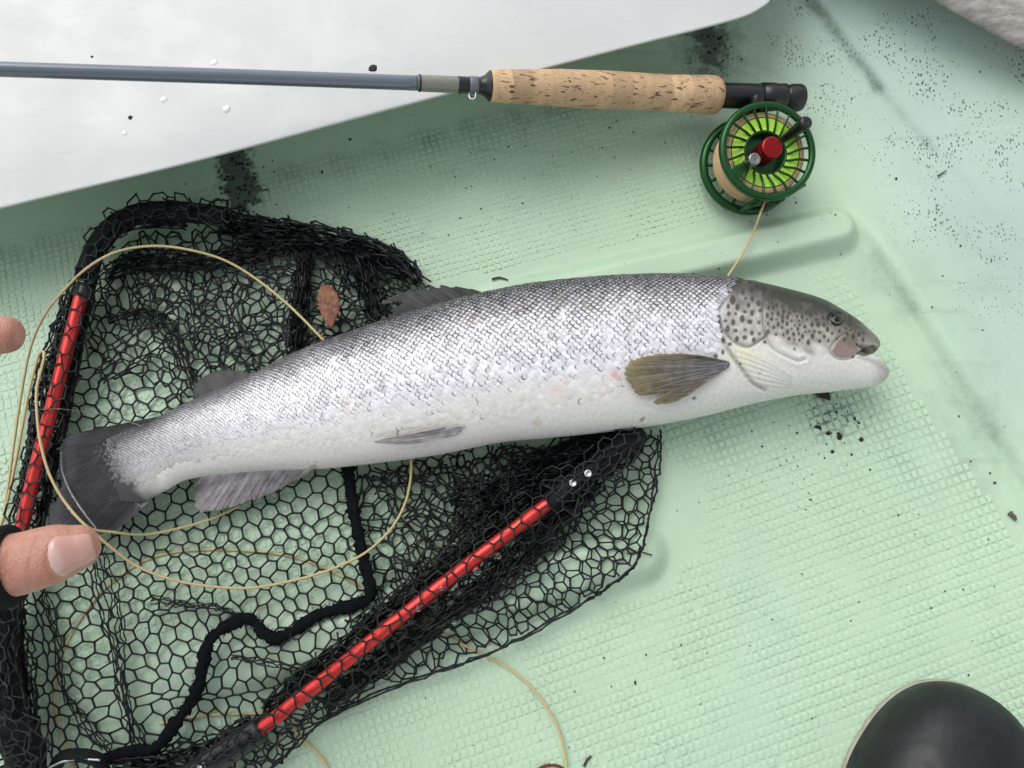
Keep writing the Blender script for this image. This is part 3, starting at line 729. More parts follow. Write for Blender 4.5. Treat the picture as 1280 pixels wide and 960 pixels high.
fin('pelvic_fin', [(582, 533), (579, 536), (574, 541), (568, 545)], [(540, 536), (474, 550), (472, 553), (512, 555.5)], 0, 0, 9, (.50, .48, .48), (.25, .23, .24), (.45, .43, .42), nu=60, ridge=.0003, fray=1., seed=8, streak=.3, follow=True)
fin('pectoral_fin', [(911, 452), (912, 456), (910, 459), (906, 462)], [(874, 444), (840, 442), (806, 446), (788, 453), (781, 466), (788, 482), (801, 494), (824, 491), (836, 489), (826, 496), (816, 504), (836, 504), (858, 495)], 0, 0, 20, (.145, .145, .17), (.15, .125, .07), (.25, .21, .115), nu=200, nv=30, ridge=.0003, fray=1.2, seed=9, follow=True, streak=.22)

def eye():
    ze = surf_z(*EYE); c = P(EYE[0], EYE[1], ze + .0002); m = mpp(EYE[0], EYE[1], ze)
    ax = np.array([.12, .25, 1.0])
    V, Fc = lathe([(9.0 * m, -.0012), (8.6 * m, .0004), (7.6 * m, .0009), (6.4 * m, .0013)], c, ax, 28)
    e = build('eye', V, Fc, flat('iris', (.022, .02, .014), .35, 0., noise=(900, .8, (.012, .011, .008))), fish)
    V, Fc = lathe([(6.3 * m, .0012), (5.9 * m, .0016), (5.5 * m, .0017)], c + np.array([.0005, -.0004, 0]), ax, 28)
    build('iris_ring', V, Fc, flat('silver_iris', (.30, .28, .23), .3, .5), e)
    V, Fc = lathe([(5.4 * m, .0014), (5.0 * m, .0018), (3.6 * m, .0024), (1.8 * m, .0028), (.02 * m, .0029)], c, ax, 24)
    build('pupil', V, Fc, flat('pupil_black', (.004, .004, .004), .14), e)
eye()

# ------------------------------------------------------------------ landing net
net = empty('landing_net', tuple(P(320, 640, 0)), 'black rubber mesh landing net with red tube frame, under the trout', 'landing net')
def pathz(pts, n=10):
    """points (px, py, height) to a smooth 3-D path"""
    p = crom(np.array(pts, float), n); return P(p[:, 0], p[:, 1], p[:, 2])
def frame():
    RR = .0052
    a = pathz([(104, 360, .030), (84, 436, .030), (62, 520, .030), (44, 590, .030), (22, 680, .030), (2, 765, .030)])
    o = build('frame_tube', *tube(a, RR, 18), M_RED, net); o['label'] = 'red frame tube beside the tail of the trout'
    b = pathz([(692, 624, .034), (600, 694, .034), (500, 772, .034), (410, 845, .034), (318, 918, .034)])
    o = build('frame_tube', *tube(b, RR, 18), M_RED, net); o['label'] = 'red frame tube below the belly of the trout'
    RR2 = .0086; c = pathz([(107, 350, .030), (112, 330, .031), (124, 304, .032), (146, 280, .033), (176, 267, .033), (215, 264, .032), (252, 267, .030), (282, 272, .028)])
    build('frame_corner', *tube(c, RR2, 16, jit=.035), M_CORNER, net)
    V, Fc = tube(pathz([(108, 356, .030), (103, 372, .030)], 4), .0074, 16); build('ferrule', V, Fc, M_BLACK, net)
    d = pathz([(686, 630, .034), (710, 610, .034), (740, 588, .033), (775, 560, .030), (800, 540, .026)])
    build('frame_corner', *tube(d, .0082, 16, jit=.04), M_CORNER, net)
    e = pathz([(326, 911, .034), (290, 936, .034), (250, 962, .034), (190, 1000, .033)])
    build('frame_corner', *tube(e, .0095, 8), M_BLACK, net)
    f = pathz([(8, 745, .030), (8, 800, .030), (14, 870, .030), (22, 930, .030), (40, 990, .030)])
    build('frame_corner', *tube(f, .0108, 10, jit=.05), M_CORNER, net)
    # yoke and buckle at the lower left corner
    g = pathz([(-10, 905, .036), (25, 925, .038), (30, 965, .036), (0, 985, .036)]); build('yoke', *tube(g, .014, 10, flat=.7), M_CORNER, net)
    h = pathz([(70, 958, .030), (78, 946, .034), (100, 944, .036), (122, 950, .034), (130, 965, .03)]); build('buckle', *tube(h, .0042, 10, flat=1.6, jit=.03), M_CORNER, net)
    k = pathz([(60, 960, .040), (78, 952, .041), (100, 949, .041), (125, 950, .040)]); build('ring_wire', *tube(k, .0008, 8), M_RIVET, net)
    for x, y, z in ((735, 592, .043), (252, 957, .0445), (716, 604, .043)):
        c0 = P(x, y, z - .0015); V, Fc = lathe([(.0032, 0), (.003, .0012), (.0022, .0018), (.0016, .0012), (.0001, .001)], c0, (0, 0, 1), 18)
        build('rivet', V, Fc, M_RIVET, net)
frame()

segA, segB, segR = [], [], []
def add_edges(A, B, r):
    segA.append(A); segB.append(B); segR.append(np.broadcast_to(r, (len(A),)) if np.ndim(r) == 0 else r)
def honey(p, ang, box):
    x0, y0, x1, y1 = box; cx, cy = (x0 + x1) / 2, (y0 + y1) / 2; ext = math.hypot(x1 - x0, y1 - y0) / 2 + 3 * p; N = int(ext / p * 1.3) + 2
    i, j = np.meshgrid(np.arange(-N, N), np.arange(-N, N), indexing='ij')
    a1 = np.array([p, 0]); a2 = np.array([p / 2, p * .8660254]); A = i[..., None] * a1 + j[..., None] * a2; Bq = A + np.array([p / 2, p * .288675])
    A = A.reshape(-1, 2); Bq = Bq.reshape(-1, 2); M_ = 2 * N
    idx = np.arange(M_ * M_).reshape(M_, M_); e = [np.c_[idx.ravel(), idx.ravel() + M_ * M_]]
    e.append(np.c_[idx[1:].ravel(), idx[:-1].ravel() + M_ * M_]); e.append(np.c_[idx[:, 1:].ravel(), idx[:, :-1].ravel() + M_ * M_])
    V = np.vstack([A, Bq]); c, s = math.cos(ang), math.sin(ang); V = V @ np.array([[c, s], [-s, c]]) + np.array([cx, cy])
    return V, np.vstack(e)
def fold_warp(V, folds):
    W = V.copy(); z = np.zeros(len(V))
    for (x0, y0, x1, y1, wd, am) in folds:
        a = np.array([x0, y0]); d = np.array([x1 - x0, y1 - y0], float); L = np.linalg.norm(d); d /= L; nrm = np.array([-d[1], d[0]])
        s = (W - a) @ d; t = (W - a) @ nrm + 5 * np.sin(s / L * 7 + x0)
        k = smooth(-wd, wd, s) * smooth(L + wd, L - wd, s)
        g = np.exp(-(t / wd) ** 2 / 2); W = W - (nrm[None] * (am * t * g * k)[:, None]); z += g * k * am
    return W, z
def layer(poly, p, ang, folds=(), amp=2.0, sc=60, z0=.003, zn=.003, zf=.004, seed=0, r=.0009, jit=.38, edge=True, follow=True, squeeze=None):
    poly = np.array(poly, float); box = (*poly.min(0), *poly.max(0)); V, E = honey(p, ang, box)
    rr = np.random.default_rng(seed); V = V + rr.normal(0, jit, V.shape)
    n1, n2, n3, n4 = Noise(seed * 7 + 1, sc), Noise(seed * 7 + 2, sc), Noise(seed * 7 + 3, sc * .38), Noise(seed * 7 + 4, sc * .38)
    V = V + amp * np.stack([n1(V), n2(V)], -1) + amp * .4 * np.stack([n3(V), n4(V)], -1)
    V, zz = fold_warp(V, folds)
    z = z0 + zn * np.clip(Noise(seed * 7 + 5, sc * .8)(V), -1, 1.6) + zf * zz
    m = inpoly(V, poly); E = E[m[E].all(1)]
    W = PF(V[:, 0], V[:, 1], np.clip(z, .0012, None)) if follow else P(V[:, 0], V[:, 1], z)
    add_edges(W[E[:, 0]], W[E[:, 1]], r * rr.uniform(.88, 1.12, len(E)))
    if edge:
        c = np.vstack([poly, poly[:1]]); 
        return c
def cord(pts, z, r=.0009, n=8, wob=1.0, seed=0):
    p = crom(np.array(pts, float), n); rr = np.random.default_rng(seed); p = p + rr.normal(0, wob, p.shape)
    W = PF(p[:, 0], p[:, 1], z); add_edges(W[:-1], W[1:], r)
def band(path, width, rows, p=17, z0=.006, zn=.006, seed=0, r=.00085, stretch=1.15, noise=.55, z1=None):
    """netting gathered lengthwise into a thick fold along a path"""
    pth = resamp(crom(np.array(path, float), 10), 200); L = np.linalg.norm(np.diff(pth, axis=0), axis=1).sum()
    V, E = honey(p, R(30), (0, 0, L / stretch, rows * p)); rr = np.random.default_rng(seed)
    m = (V[:, 0] > 0) & (V[:, 0] < L / stretch) & (V[:, 1] > 0) & (V[:, 1] < rows * p); E = E[m[E].all(1)]
    s = np.clip(V[:, 0] * stretch / L, 0, 1); t = (V[:, 1] / (rows * p) - .5)
    q2 = np.c_[V[:, 0], V[:, 1] * 1.2]; t = t + .10 * Noise(seed * 3 + 1, 60)(q2) + .07 * Noise(seed * 3 + 2, 26)(q2) + .02 * rr.normal(size=len(t))
    x = np.interp(s, np.linspace(0, 1, 200), pth[:, 0]); y = np.interp(s, np.linspace(0, 1, 200), pth[:, 1])
    g = np.gradient(pth, axis=0); nx_ = np.interp(s, np.linspace(0, 1, 200), -g[:, 1]); ny_ = np.interp(s, np.linspace(0, 1, 200), g[:, 0]); ln = np.hypot(nx_, ny_)
    wv = width * (.85 + .25 * np.sin(s * 9 + seed))
    X = x + nx_ / ln * t * wv + rr.normal(0, noise, len(x)); Y = y + ny_ / ln * t * wv + rr.normal(0, noise, len(x))
    z = (z0 if z1 is None else z0 + (z1 - z0) * s) + zn * np.clip(.5 + .45 * Noise(seed * 3 + 3, 40)(q2) + .1 * rr.normal(size=len(x)), 0, 1.2) * (1 - (2 * t) ** 2).clip(0, 1)
    W = PF(X, Y, np.clip(z, .001, None)); add_edges(W[E[:, 0]], W[E[:, 1]], r)

INNER = [(118, 352), (150, 300), (190, 285), (290, 290), (420, 315), (510, 350), (560, 420), (620, 545), (720, 570), (690, 640), (560, 742), (420, 850), (310, 935), (240, 985), (20, 990), (14, 800), (30, 700), (62, 575), (92, 440)]
# bottom of the bag, lying open on the floor
layer(INNER, 19.3, R(-16), folds=[(110, 690, 170, 930, 15, .8), (36, 690, 72, 960, 11, .75), (180, 760, 330, 770, 12, .7), (190, 880, 420, 845, 14, .75), (300, 800, 480, 850, 12, .7), (110, 470, 200, 400, 18, .8), (130, 330, 330, 330, 22, .6), (150, 860, 170, 990, 14, .6)],
      amp=3.2, sc=95, z0=.0046, zn=.0022, zf=.004, seed=1)
UP = [(128, 330), (180, 285), (280, 280), (420, 300), (510, 345), (545, 380), (470, 420), (400, 445), (330, 475), (250, 505), (215, 510), (190, 480), (118, 480), (108, 440), (112, 380)]
layer(UP, 17.5, R(9), folds=[(110, 480, 260, 410, 20, .75), (370, 310, 380, 440, 18, .85), (150, 320, 400, 330, 20, .7), (460, 330, 475, 420, 16, .8)], amp=5, sc=70, z0=.007, zn=.003, zf=.005, seed=2)
layer([(150, 345), (230, 330), (330, 300), (430, 305), (510, 350), (540, 380), (450, 425), (360, 460), (280, 480), (230, 430), (170, 420)], 15.5, R(24), folds=[(230, 360, 330, 460, 20, .6), (380, 320, 372, 440, 16, .8)], amp=6, sc=55, z0=.011, zn=.003, seed=3)
# folded heap below the belly
LOWR = [(420, 590), (560, 570), (640, 553), (780, 535), (790, 560), (745, 610), (690, 650), (600, 715), (500, 790), (430, 830), (440, 760), (470, 720), (440, 650)]
layer(LOWR, 17.5, R(4), folds=[(560, 640, 740, 560, 22, .75), (430, 800, 620, 640, 18, .8), (480, 600, 700, 560, 18, .7)], amp=6, sc=60, z0=.006, zn=.003, zf=.004, seed=4)
layer([(450, 595), (560, 565), (700, 548), (780, 540), (760, 590), (690, 640), (600, 700), (520, 760), (480, 740), (500, 660)], 16, R(20), folds=[(560, 680, 740, 555, 22, .8), (500, 640, 640, 590, 18, .7)], amp=6.5, sc=50, z0=.011, zn=.003, seed=5)
layer([(560, 600), (640, 560), (780, 535), (770, 580), (690, 630), (600, 690), (560, 680)], 14.5, R(35), folds=[(560, 660, 760, 550, 24, .8)], amp=6, sc=45, z0=.016, zn=.004, seed=15)
# skirt hanging outside the lower tube, lying on the floor as a double sheet
SK = [(825, 536), (826, 575), (818, 620), (807, 665), (795, 705), (755, 738), (690, 775), (610, 818), (520, 848), (430, 885), (370, 930), (330, 990), (240, 990), (330, 905), (430, 828), (540, 742), (640, 665), (720, 600), (770, 545)]
layer(SK, 20, R(2), folds=[(420, 880, 700, 690, 16, .6)], amp=3.2, sc=90, z0=.004, zn=.002, seed=6, r=.00085)
layer(SK, 18.5, R(21), folds=[(380, 900, 760, 620, 18, .6)], amp=4, sc=80, z0=.009, zn=.003, seed=7, r=.0008)
layer([(780, 540), (760, 610), (700, 690), (600, 770), (480, 840), (360, 920), (320, 940), (440, 838), (560, 748), (680, 650), (740, 590)], 16, R(12), folds=[(380, 890, 740, 620, 14, .75)], amp=5, sc=50, z0=.014, zn=.003, seed=8)
# netting drawn over the tubes
def over_tube(path, half, p, z0, seed, lo=0., rows_z=.012, ang=R(33)):
    pth = resamp(crom(np.array(path, float), 10), 160); L = np.linalg.norm(np.diff(pth, axis=0), axis=1).sum()
    V, E = honey(p, ang, (0, -half, L, half)); rr = np.random.default_rng(seed); V = V + rr.normal(0, 1.0, V.shape) + 3.0 * np.stack([Noise(seed + 500, 50)(V), Noise(seed + 600, 50)(V)], -1)
    m = (V[:, 0] > 0) & (V[:, 0] < L) & (np.abs(V[:, 1]) < half); E = E[m[E].all(1)]
    s = np.clip(V[:, 0] / L, 0, 1); t = V[:, 1]; uu = np.linspace(0, 1, 160); g = np.gradient(pth, axis=0)
    nx_ = np.interp(s, uu, -g[:, 1]); ny_ = np.interp(s, uu, g[:, 0]); ln = np.hypot(nx_, ny_)
    z = z0 - rows_z * smooth(9, half, np.abs(t)) - rows_z * .6 * smooth(9, half * 1.0, t) * lo
    W = P(np.interp(s, uu, pth[:, 0]) + nx_ / ln * t, np.interp(s, uu, pth[:, 1]) + ny_ / ln * t, z); add_edges(W[E[:, 0]], W[E[:, 1]], .0008)
over_tube([(130, 330), (104, 370), (84, 436), (62, 520), (44, 590), (22, 680), (0, 770)], 30, 21, .0375, 21)
over_tube([(300, 948), (410, 850), (500, 777), (600, 699), (692, 629), (760, 575)], 38, 21, .0425, 22)
over_tube([(105, 352), (112, 328), (124, 302), (146, 277), (176, 262), (215, 259), (252, 262), (290, 272)], 21, 17, .0450, 23)
# the net spilling outside the left tube
layer([(112, 345), (92, 352), (70, 410), (46, 470), (36, 545), (22, 610), (4, 690), (-20, 760), (-20, 990), (16, 990), (24, 800), (36, 690), (60, 580), (88, 450)], 16, R(5), folds=[(95, 360, 20, 660, 14, .6)], amp=5, sc=50, z0=.012, zn=.006, seed=9)
layer([(112, 345), (92, 352), (60, 435), (40, 480), (42, 560), (30, 620), (8, 690), (-20, 760), (-20, 900), (20, 800), (40, 690), (65, 580), (92, 450)], 14, R(25), folds=[(100, 360, 30, 640, 10, .7)], amp=5, sc=40, z0=.02, zn=.006, seed=10)
# gathered folds
band([(270, 283), (330, 292), (400, 302), (460, 318), (505, 342), (530, 365)], 30, 8, seed=31, z0=.008, zn=.016)
band([(270, 276), (340, 280), (410, 290), (470, 312), (520, 350)], 24, 7, seed=32, z0=.006, zn=.016)
band([(385, 300), (380, 350), (372, 400), (365, 450)], 26, 7, seed=33, z0=.006, zn=.014)
band([(440, 310), (455, 350), (470, 390), (480, 415)], 34, 8, seed=34, z0=.006, zn=.014)
band([(400, 305), (430, 330), (445, 360)], 30, 7, seed=44, z0=.006, zn=.014)
band([(112, 360), (98, 430), (82, 500), (66, 570), (50, 650), (40, 710)], 16, 6, seed=35, z0=.010, zn=.012)
band([(96, 350), (76, 420), (52, 490), (40, 570), (26, 640)], 26, 7, seed=36, z0=.012, zn=.014)
band([(130, 345), (180, 325), (250, 322), (320, 308), (370, 300)], 26, 7, seed=37, z0=.008, zn=.012)
band([(560, 640), (620, 610), (690, 585), (760, 550)], 44, 9, seed=38, z0=.010, zn=.016)
band([(600, 660), (670, 622), (740, 575), (800, 538)], 50, 10, seed=39, z0=.010, zn=.016)
band([(620, 600), (700, 570), (800, 538)], 44, 9, seed=45, z0=.008, zn=.018)
band([(730, 590), (690, 645), (620, 715), (540, 775), (470, 825)], 34, 8, seed=40, z0=.010, zn=.014)
band([(690, 612), (600, 680), (510, 750), (420, 822), (330, 890)], 24, 7, seed=41, z0=.008, zn=.014)
band([(340, 900), (280, 935), (220, 955), (150, 962)], 30, 7, seed=42, z0=.008, zn=.012)
band([(4, 760), (10, 830), (14, 900), (30, 960)], 40, 8, seed=43, z0=.012, zn=.022)
band([(440, 790), (520, 730), (580, 690)], 30, 7, seed=46, z0=.008, zn=.012)
band([(255, 505), (200, 400), (130, 400)], 18, 5, seed=47, z0=.006, zn=.008)
band([(386, 310), (380, 345), (374, 380), (372, 410), (366, 440)], 22, 9, seed=61, z0=.008, zn=.012, r=.0009)
band([(448, 318), (462, 352), (474, 380), (486, 404)], 30, 10, seed=62, z0=.008, zn=.012, r=.0009)
band([(150, 322), (200, 330), (260, 334), (320, 318), (380, 300)], 16, 6, seed=63, z0=.008, zn=.012)
band([(300, 290), (360, 300), (420, 305), (480, 322), (520, 352)], 26, 12, seed=64, z0=.010, zn=.014, r=.0009)
band([(420, 292), (470, 308), (510, 335), (530, 362)], 22, 12, seed=65, z0=.012, zn=.014, r=.0009)
band([(90, 372), (72, 440), (54, 520), (40, 590), (24, 660)], 30, 10, seed=66, z0=.010, zn=.014, r=.0009)
band([(118, 350), (112, 380), (96, 450), (80, 520), (64, 600), (48, 680), (38, 720)], 12, 8, seed=67, z0=.012, zn=.012, r=.0009)
band([(745, 600), (700, 652), (630, 718), (550, 780), (470, 838), (400, 880)], 30, 12, seed=68, z0=.012, zn=.012, r=.0009)
band([(690, 600), (610, 662), (520, 732), (430, 805), (330, 885)], 18, 10, seed=69, z0=.010, zn=.012, r=.0009)
band([(600, 640), (660, 612), (720, 580), (800, 536)], 56, 16, seed=70, z0=.010, zn=.016, r=.0009)
band([(650, 590), (720, 560), (800, 536)], 40, 14, seed=71, z0=.008, zn=.014, r=.0009)
band([(320, 900), (260, 935), (200, 952), (130, 955)], 30, 10, seed=72, z0=.010, zn=.014, r=.0009)
band([(110, 340), (122, 312), (145, 288), (180, 280), (240, 282)], 14, 6, seed=73, z0=.016, zn=.012)
# fold edges of the sheets
cord([(825, 536), (826, 575), (818, 620), (807, 665), (795, 705), (755, 738), (690, 775), (610, 818), (520, 848), (430, 885), (370, 930), (320, 985)], .010, .0010, seed=1, wob=1.1)
cord([(823, 545), (812, 640), (790, 707), (700, 772), (600, 822), (510, 854), (410, 900), (340, 960)], .012, .0009, seed=2, wob=1.4)
cord([(104, 340), (84, 366), (60, 425), (42, 480), (38, 550), (20, 620), (0, 690)], .012, .001, seed=3, wob=1.2)
cord([(120, 318), (128, 298), (150, 272), (180, 255), (215, 254), (255, 258), (282, 262), (292, 278)], .034, .0009, seed=4, wob=.8)
cord([(285, 268), (340, 276), (400, 283), (440, 296), (490, 318), (508, 335), (520, 350), (545, 364)], .02, .0010, seed=5, wob=1.3)
for i in range(5): cord([(112 + 5 * i, 690), (128 + 6 * i, 760), (140 + 4 * i, 820), (150 + 3 * i, 880), (170 + 5 * i, 945)], .007 + .001 * i, .0006, seed=50 + i, wob=1.6)
for i in range(4): cord([(50 + 3 * i, 735), (66 + 3 * i, 800), (76 + 2 * i, 860), (100 + 5 * i, 905), (128 + 4 * i, 935)], .006 + .001 * i, .0006, seed=60 + i, wob=1.6)
for i in range(4): cord([(190, 745 + 3 * i), (230, 752 + 2 * i), (275, 757 + 2 * i), (310, 772 + 2 * i)], .006 + .001 * i, .0006, seed=70 + i, wob=1.4)
for i in range(4): cord([(290, 818 + 2 * i), (340, 826 + 2 * i), (390, 834 + 2 * i), (440, 838 - i)], .008 + .001 * i, .0006, seed=75 + i, wob=1.4)
band([(107, 352), (114, 326), (126, 302), (148, 279), (178, 265), (215, 261), (252, 264), (290, 271)], 34, 4, seed=81, z0=.038, zn=.008, p=15)
band([(280, 266), (300, 276), (330, 284), (370, 292)], 26, 8, seed=82, z0=.012, zn=.016, r=.0009)
band([(690, 628), (720, 604), (750, 582), (800, 542)], 44, 5, seed=83, z0=.040, zn=.004, p=16)
band([(6, 750), (8, 810), (14, 870), (24, 930), (44, 985)], 50, 6, seed=84, z0=.040, zn=.008, p=16)
band([(20, 740), (30, 800), (38, 860), (44, 920)], 22, 6, seed=85, z0=.02, zn=.012)
band([(-10, 900), (30, 925), (40, 960), (20, 985)], 60, 6, seed=86, z0=.050, zn=.006, p=15)
band([(320, 912), (280, 940), (235, 968), (190, 1000)], 34, 4, seed=87, z0=.044, zn=.004, p=17)
def netting():
    A = np.vstack(segA); B = np.vstack(segB); r = np.concatenate(segR); K = 5
    d = B - A; L = np.linalg.norm(d, axis=1); ok = (L > 1e-5) & (L < .035); A, B, r, d, L = A[ok], B[ok], r[ok], d[ok], L[ok]
    d = d / L[:, None]; up = np.where(np.abs(d[:, 2:]) > .9, np.array([[1., 0, 0]]), np.array([[0, 0, 1.]]))
    n = np.cross(d, up); n /= np.linalg.norm(n, axis=1)[:, None]; b = np.cross(d, n); a = np.arange(K) * 2 * np.pi / K
    rings = []
    for t, s in ((-.03, 1.12), (.28, .86), (.72, .86), (1.03, 1.12)):
        c = A + d * (L * t)[:, None]; rings.append(c[:, None] + (r * s)[:, None, None] * (np.cos(a)[None, :, None] * n[:, None] + np.sin(a)[None, :, None] * b[:, None]))
    V = np.stack(rings, 1).reshape(-1, 3); m = len(A); base = (np.arange(m) * 4 * K)[:, None]
    fc = np.array([(i * K + j, i * K + (j + 1) % K, (i + 1) * K + (j + 1) % K, (i + 1) * K + j) for i in range(3) for j in range(K)])
    Fc = (base[:, :, None] + fc[None]).reshape(-1, 4)
    print('net strands', m)
    o = build('netting', V, Fc, M_NET, net); tag(o, kind='stuff')
netting()
def tape(path, r, seed, z):
    p = resamp(pathz([(x, y, z) for x, y in path], 12), 150); rr = np.random.default_rng(seed)
    rad = r * (1 + .10 * np.sin(np.arange(150) * .5 + seed) + .10 * rr.normal(size=150)); V, Fc = tube(p, rad, 12, flat=.55, jit=.17, seed=seed)
    mb = MB().add(V, Fc)
    for k in range(1100):       # loose fuzz
        i = rr.integers(2, 147); an = rr.uniform(0, 6.28); dv = np.array([math.cos(an), math.sin(an), rr.uniform(-.1, .5)]); q0 = p[i] + dv * r * .7
        q = np.array([q0, q0 + dv * r * .35 + rr.normal(0, r * .1, 3), q0 + dv * r * .5 + rr.normal(0, r * .3, 3)]); mb.add(*tube(q, .00022, 4))
    mb.build('seam_tape', M_TAPE, net)
tape([(434, 580), (438, 610), (444, 650), (452, 690), (460, 720), (462, 745), (440, 757), (400, 768), (365, 790), (344, 798), (328, 790), (316, 776), (300, 775), (272, 790), (258, 810), (252, 840), (243, 870), (222, 900), (195, 935), (165, 940), (130, 948)], .0044, 1, .016)

# water drops caught in the mesh
for i, (x, y, z, r, lb) in enumerate([(596, 714, .046, 5.5, 'largest water drop, caught in the mesh on the red tube below the belly'), (623, 695, .043, 4.2, 'water drop on black mesh, right of the largest drop below the red tube'),
                                      (552, 735, .044, 4, 'water drop on the red tube, up the tube from the larger lower drop'), (523, 761, .044, 4, 'water drop on the lower stretch of the red tube below the belly'), (567, 777, .036, 3.5, 'small water drop on the mesh skirt below the red tube'), (87, 634, .032, 4, 'water drop on the fly line beside the tail and the thumb')]):
    c = P(x, y, z); V, Fc = blob(c, r * mpp(x, y, z), 80 + i, 12, .8, .05); o = build('water_drop', V - c, Fc, M_DROP); o.location = c
    tag(o, lb, 'water drop', 'water drops on the net')

# ------------------------------------------------------------------ fly line and leader
M_LINE = flat('fly_line', (.56, .45, .22), .45, noise=(200, .3, (.45, .34, .16)))
M_CLEAR = None
def clear():
    m = Mat('clear_leader', Roughness=.15); m.set('Base Color', (.62, .64, .60)); m.set('Transmission Weight', .85); return m.m
line = empty('fly_line', tuple(P(200, 560, 0)), 'tan fly line looping over and under the net around the tail', 'fishing line')
LR_ = .00115
for pts in ([(416, 436, .020), (406, 427, .026), (378, 398, .026), (350, 372, .024), (315, 345, .026), (280, 325, .030), (240, 313, .036), (200, 307.5, .038), (165, 310, .041), (135, 319, .046), (105, 338, .046), (78, 365, .036), (55, 395, .024), (38, 435, .014), (27, 490, .008), (18, 550, .006), (9, 615, .006), (0, 660, .006), (-30, 760, .006)],
            [(-14, 690, .006), (2, 655, .012), (12, 615, .022), (22, 565, .030), (34, 500, .034), (42, 466, .036), (48, 445, .038), (53, 439, .039), (55.5, 444, .040), (52, 460, .041), (46, 485, .042), (46, 515, .042), (50, 550, .042), (60, 588, .041), (76, 620, .040), (98, 648, .040), (118, 666, .038), (140, 685, .030), (170, 707, .020), (210, 723, .016), (255, 732, .014), (310, 735, .014), (360, 727, .016), (410, 713, .018), (455, 692, .020), (488, 662, .020), (506, 630, .020), (513, 600, .022), (514, 572, .024)],
            [(90, 640, .040), (112, 660, .038), (140, 665, .028), (180, 668, .014), (225, 660, .012), (265, 648, .010), (300, 632, .010)],
            [(456, 738, .001), (430, 722, .001), (380, 700, .001), (330, 690, .001), (270, 687, .001), (220, 690, .001), (180, 701, .001), (140, 728, .001), (110, 760, .001), (85, 800, .001), (70, 840, .001), (70, 890, .001), (85, 940, .001), (100, 990, .001)],
            [(520, 762, .003), (560, 795, .003), (600, 816, .003), (640, 838, .003), (668, 864, .004), (690, 895, .005), (702, 925, .005), (709, 965, .005), (712, 1010, .005)],
            [(360, 905, .003), (385, 930, .003), (402, 948, .003), (425, 985, .003)], [(200, 905, .003), (240, 897, .003), (275, 893, .003), (330, 892, .003)]):
    p = crom(np.array(pts), 10)
    Wd = P(p[:, 0], p[:, 1], p[:, 2]); fz = floor_z(Wd[:, :2]); Wd = P(p[:, 0], p[:, 1], np.maximum(p[:, 2], fz + .0014))
    build('strand', *tube(Wd, LR_ * .92, 8), M_LINE, line)
ld = empty('leader', tuple(P(110, 540, 0)), 'thin clear leader crossing the red tube and the tail', 'fishing line')
M_CLEAR = clear()
for pts, r in (([(38, 513, .030), (70, 511, .040), (100, 514, .034), (135, 519, .028), (160, 527, .042), (178, 533, .046)], .0003), ([(76, 565, .030), (78, 590, .030), (88, 615, .034), (104, 640, .038), (120, 660, .039)], .0007)):
    build('strand', *tube(pathz(pts), r, 8), M_CLEAR, ld)

# ------------------------------------------------------------------ fly rod and reel
rod = empty('fly_rod', tuple(P(620, 108, 0)), 'blue grey fly rod with cork grip lying across the bench edge', 'fishing rod')
def rz(x): return np.interp(x, [-300, 0, 560, 614, 900, 1010], [.20, .165, .096, .088, .038, .029])
def rc(x): return np.interp(x, [-300, 0, 300, 525, 612, 700, 812, 893, 1003], [78, 86.5, 96, 104, 107.5, 110, 115, 119, 122.5])
def rodpart(name, prof, mat, n=60, k=28, colors=None):
    x = np.linspace(prof[0][0], prof[-1][0], n) if n else np.array([p[0] for p in prof]); hw = np.interp(x, [p[0] for p in prof], [p[1] for p in prof])
    z = rz(x); c = P(x, rc(x), z); rad = hw * np.array([mpp(a, rc(a), b) for a, b in zip(x, z)]); V, Fc = tube(c, rad, k)
    cc = None
    if colors is not None: cc = np.repeat(colors(x), k, axis=0)
    return build(name, V, Fc, mat, rod, colors=cc)
M_BLANK = flat('rod_blank', (.125, .155, .19), .22, .15, noise=(90, .25, (.09, .11, .14)), coat=.7)
rodpart('blank', [(-320, 8.2), (0, 9.4), (300, 9.4), (524, 9.2)], M_BLANK)
rodpart('winding', [(522, 9.6), (525, 10.1), (570, 10.3), (573, 10.2)], flat('olive_winding', (.20, .21, .17), .3, noise=(300, .5, (.13, .14, .11)), coat=.5), 20)
rodpart('trim_band', [(523, 10.5), (526, 10.5)], flat('dark_thread', (.012, .012, .013), .4), 3)
rodpart('winding_check', [(572, 10.4), (580, 10.2), (590, 9.6), (600, 10.2), (606, 13), (612, 19)], M_BLACK, 30)
rodpart('hook_band', [(586, 10.9), (597, 10.9)], flat('grey_thread', (.13, .14, .155), .35), 4)
hk = pathz([(587, 114, .092), (586.5, 121, .092), (590, 124, .092), (594, 122, .092), (595, 114, .092)], 6); build('hook_keeper', *tube(hk, .0007, 8), M_RIVET, rod)
def cork_mat():
    m = Mat('cork', Roughness=.75)
    c = m.attr('tint')
    c = m.mix(m.ramp(m.noise(70, 5, .65, m.map((2.2, 1, 1))), .35, .7, 0, .5), c, (.46, .29, .15))
    c = m.mix(m.ramp(m.noise(900, 3), .5, .75, 0, .35), c, (.28, .16, .08))
    pit = m.ramp(m.noise(150, 3, .55, m.map((.38, 2.4, 2.4))), .60, .66)
    pit2 = m.ramp(m.noise(260, 3, .6, m.map((.4, 2.4, 2.4))), .62, .69)
    c = m.mix(m.math('MULTIPLY', pit, .88), c, (.07, .032, .015)); c = m.mix(m.math('MULTIPLY', pit2, .65), c, (.12, .06, .03)); m.set('Base Color', c)
    m.bump(m.math('SUBTRACT', m.noise(700, 3), m.math('ADD', pit, pit2)), .0012, .6); return m.m
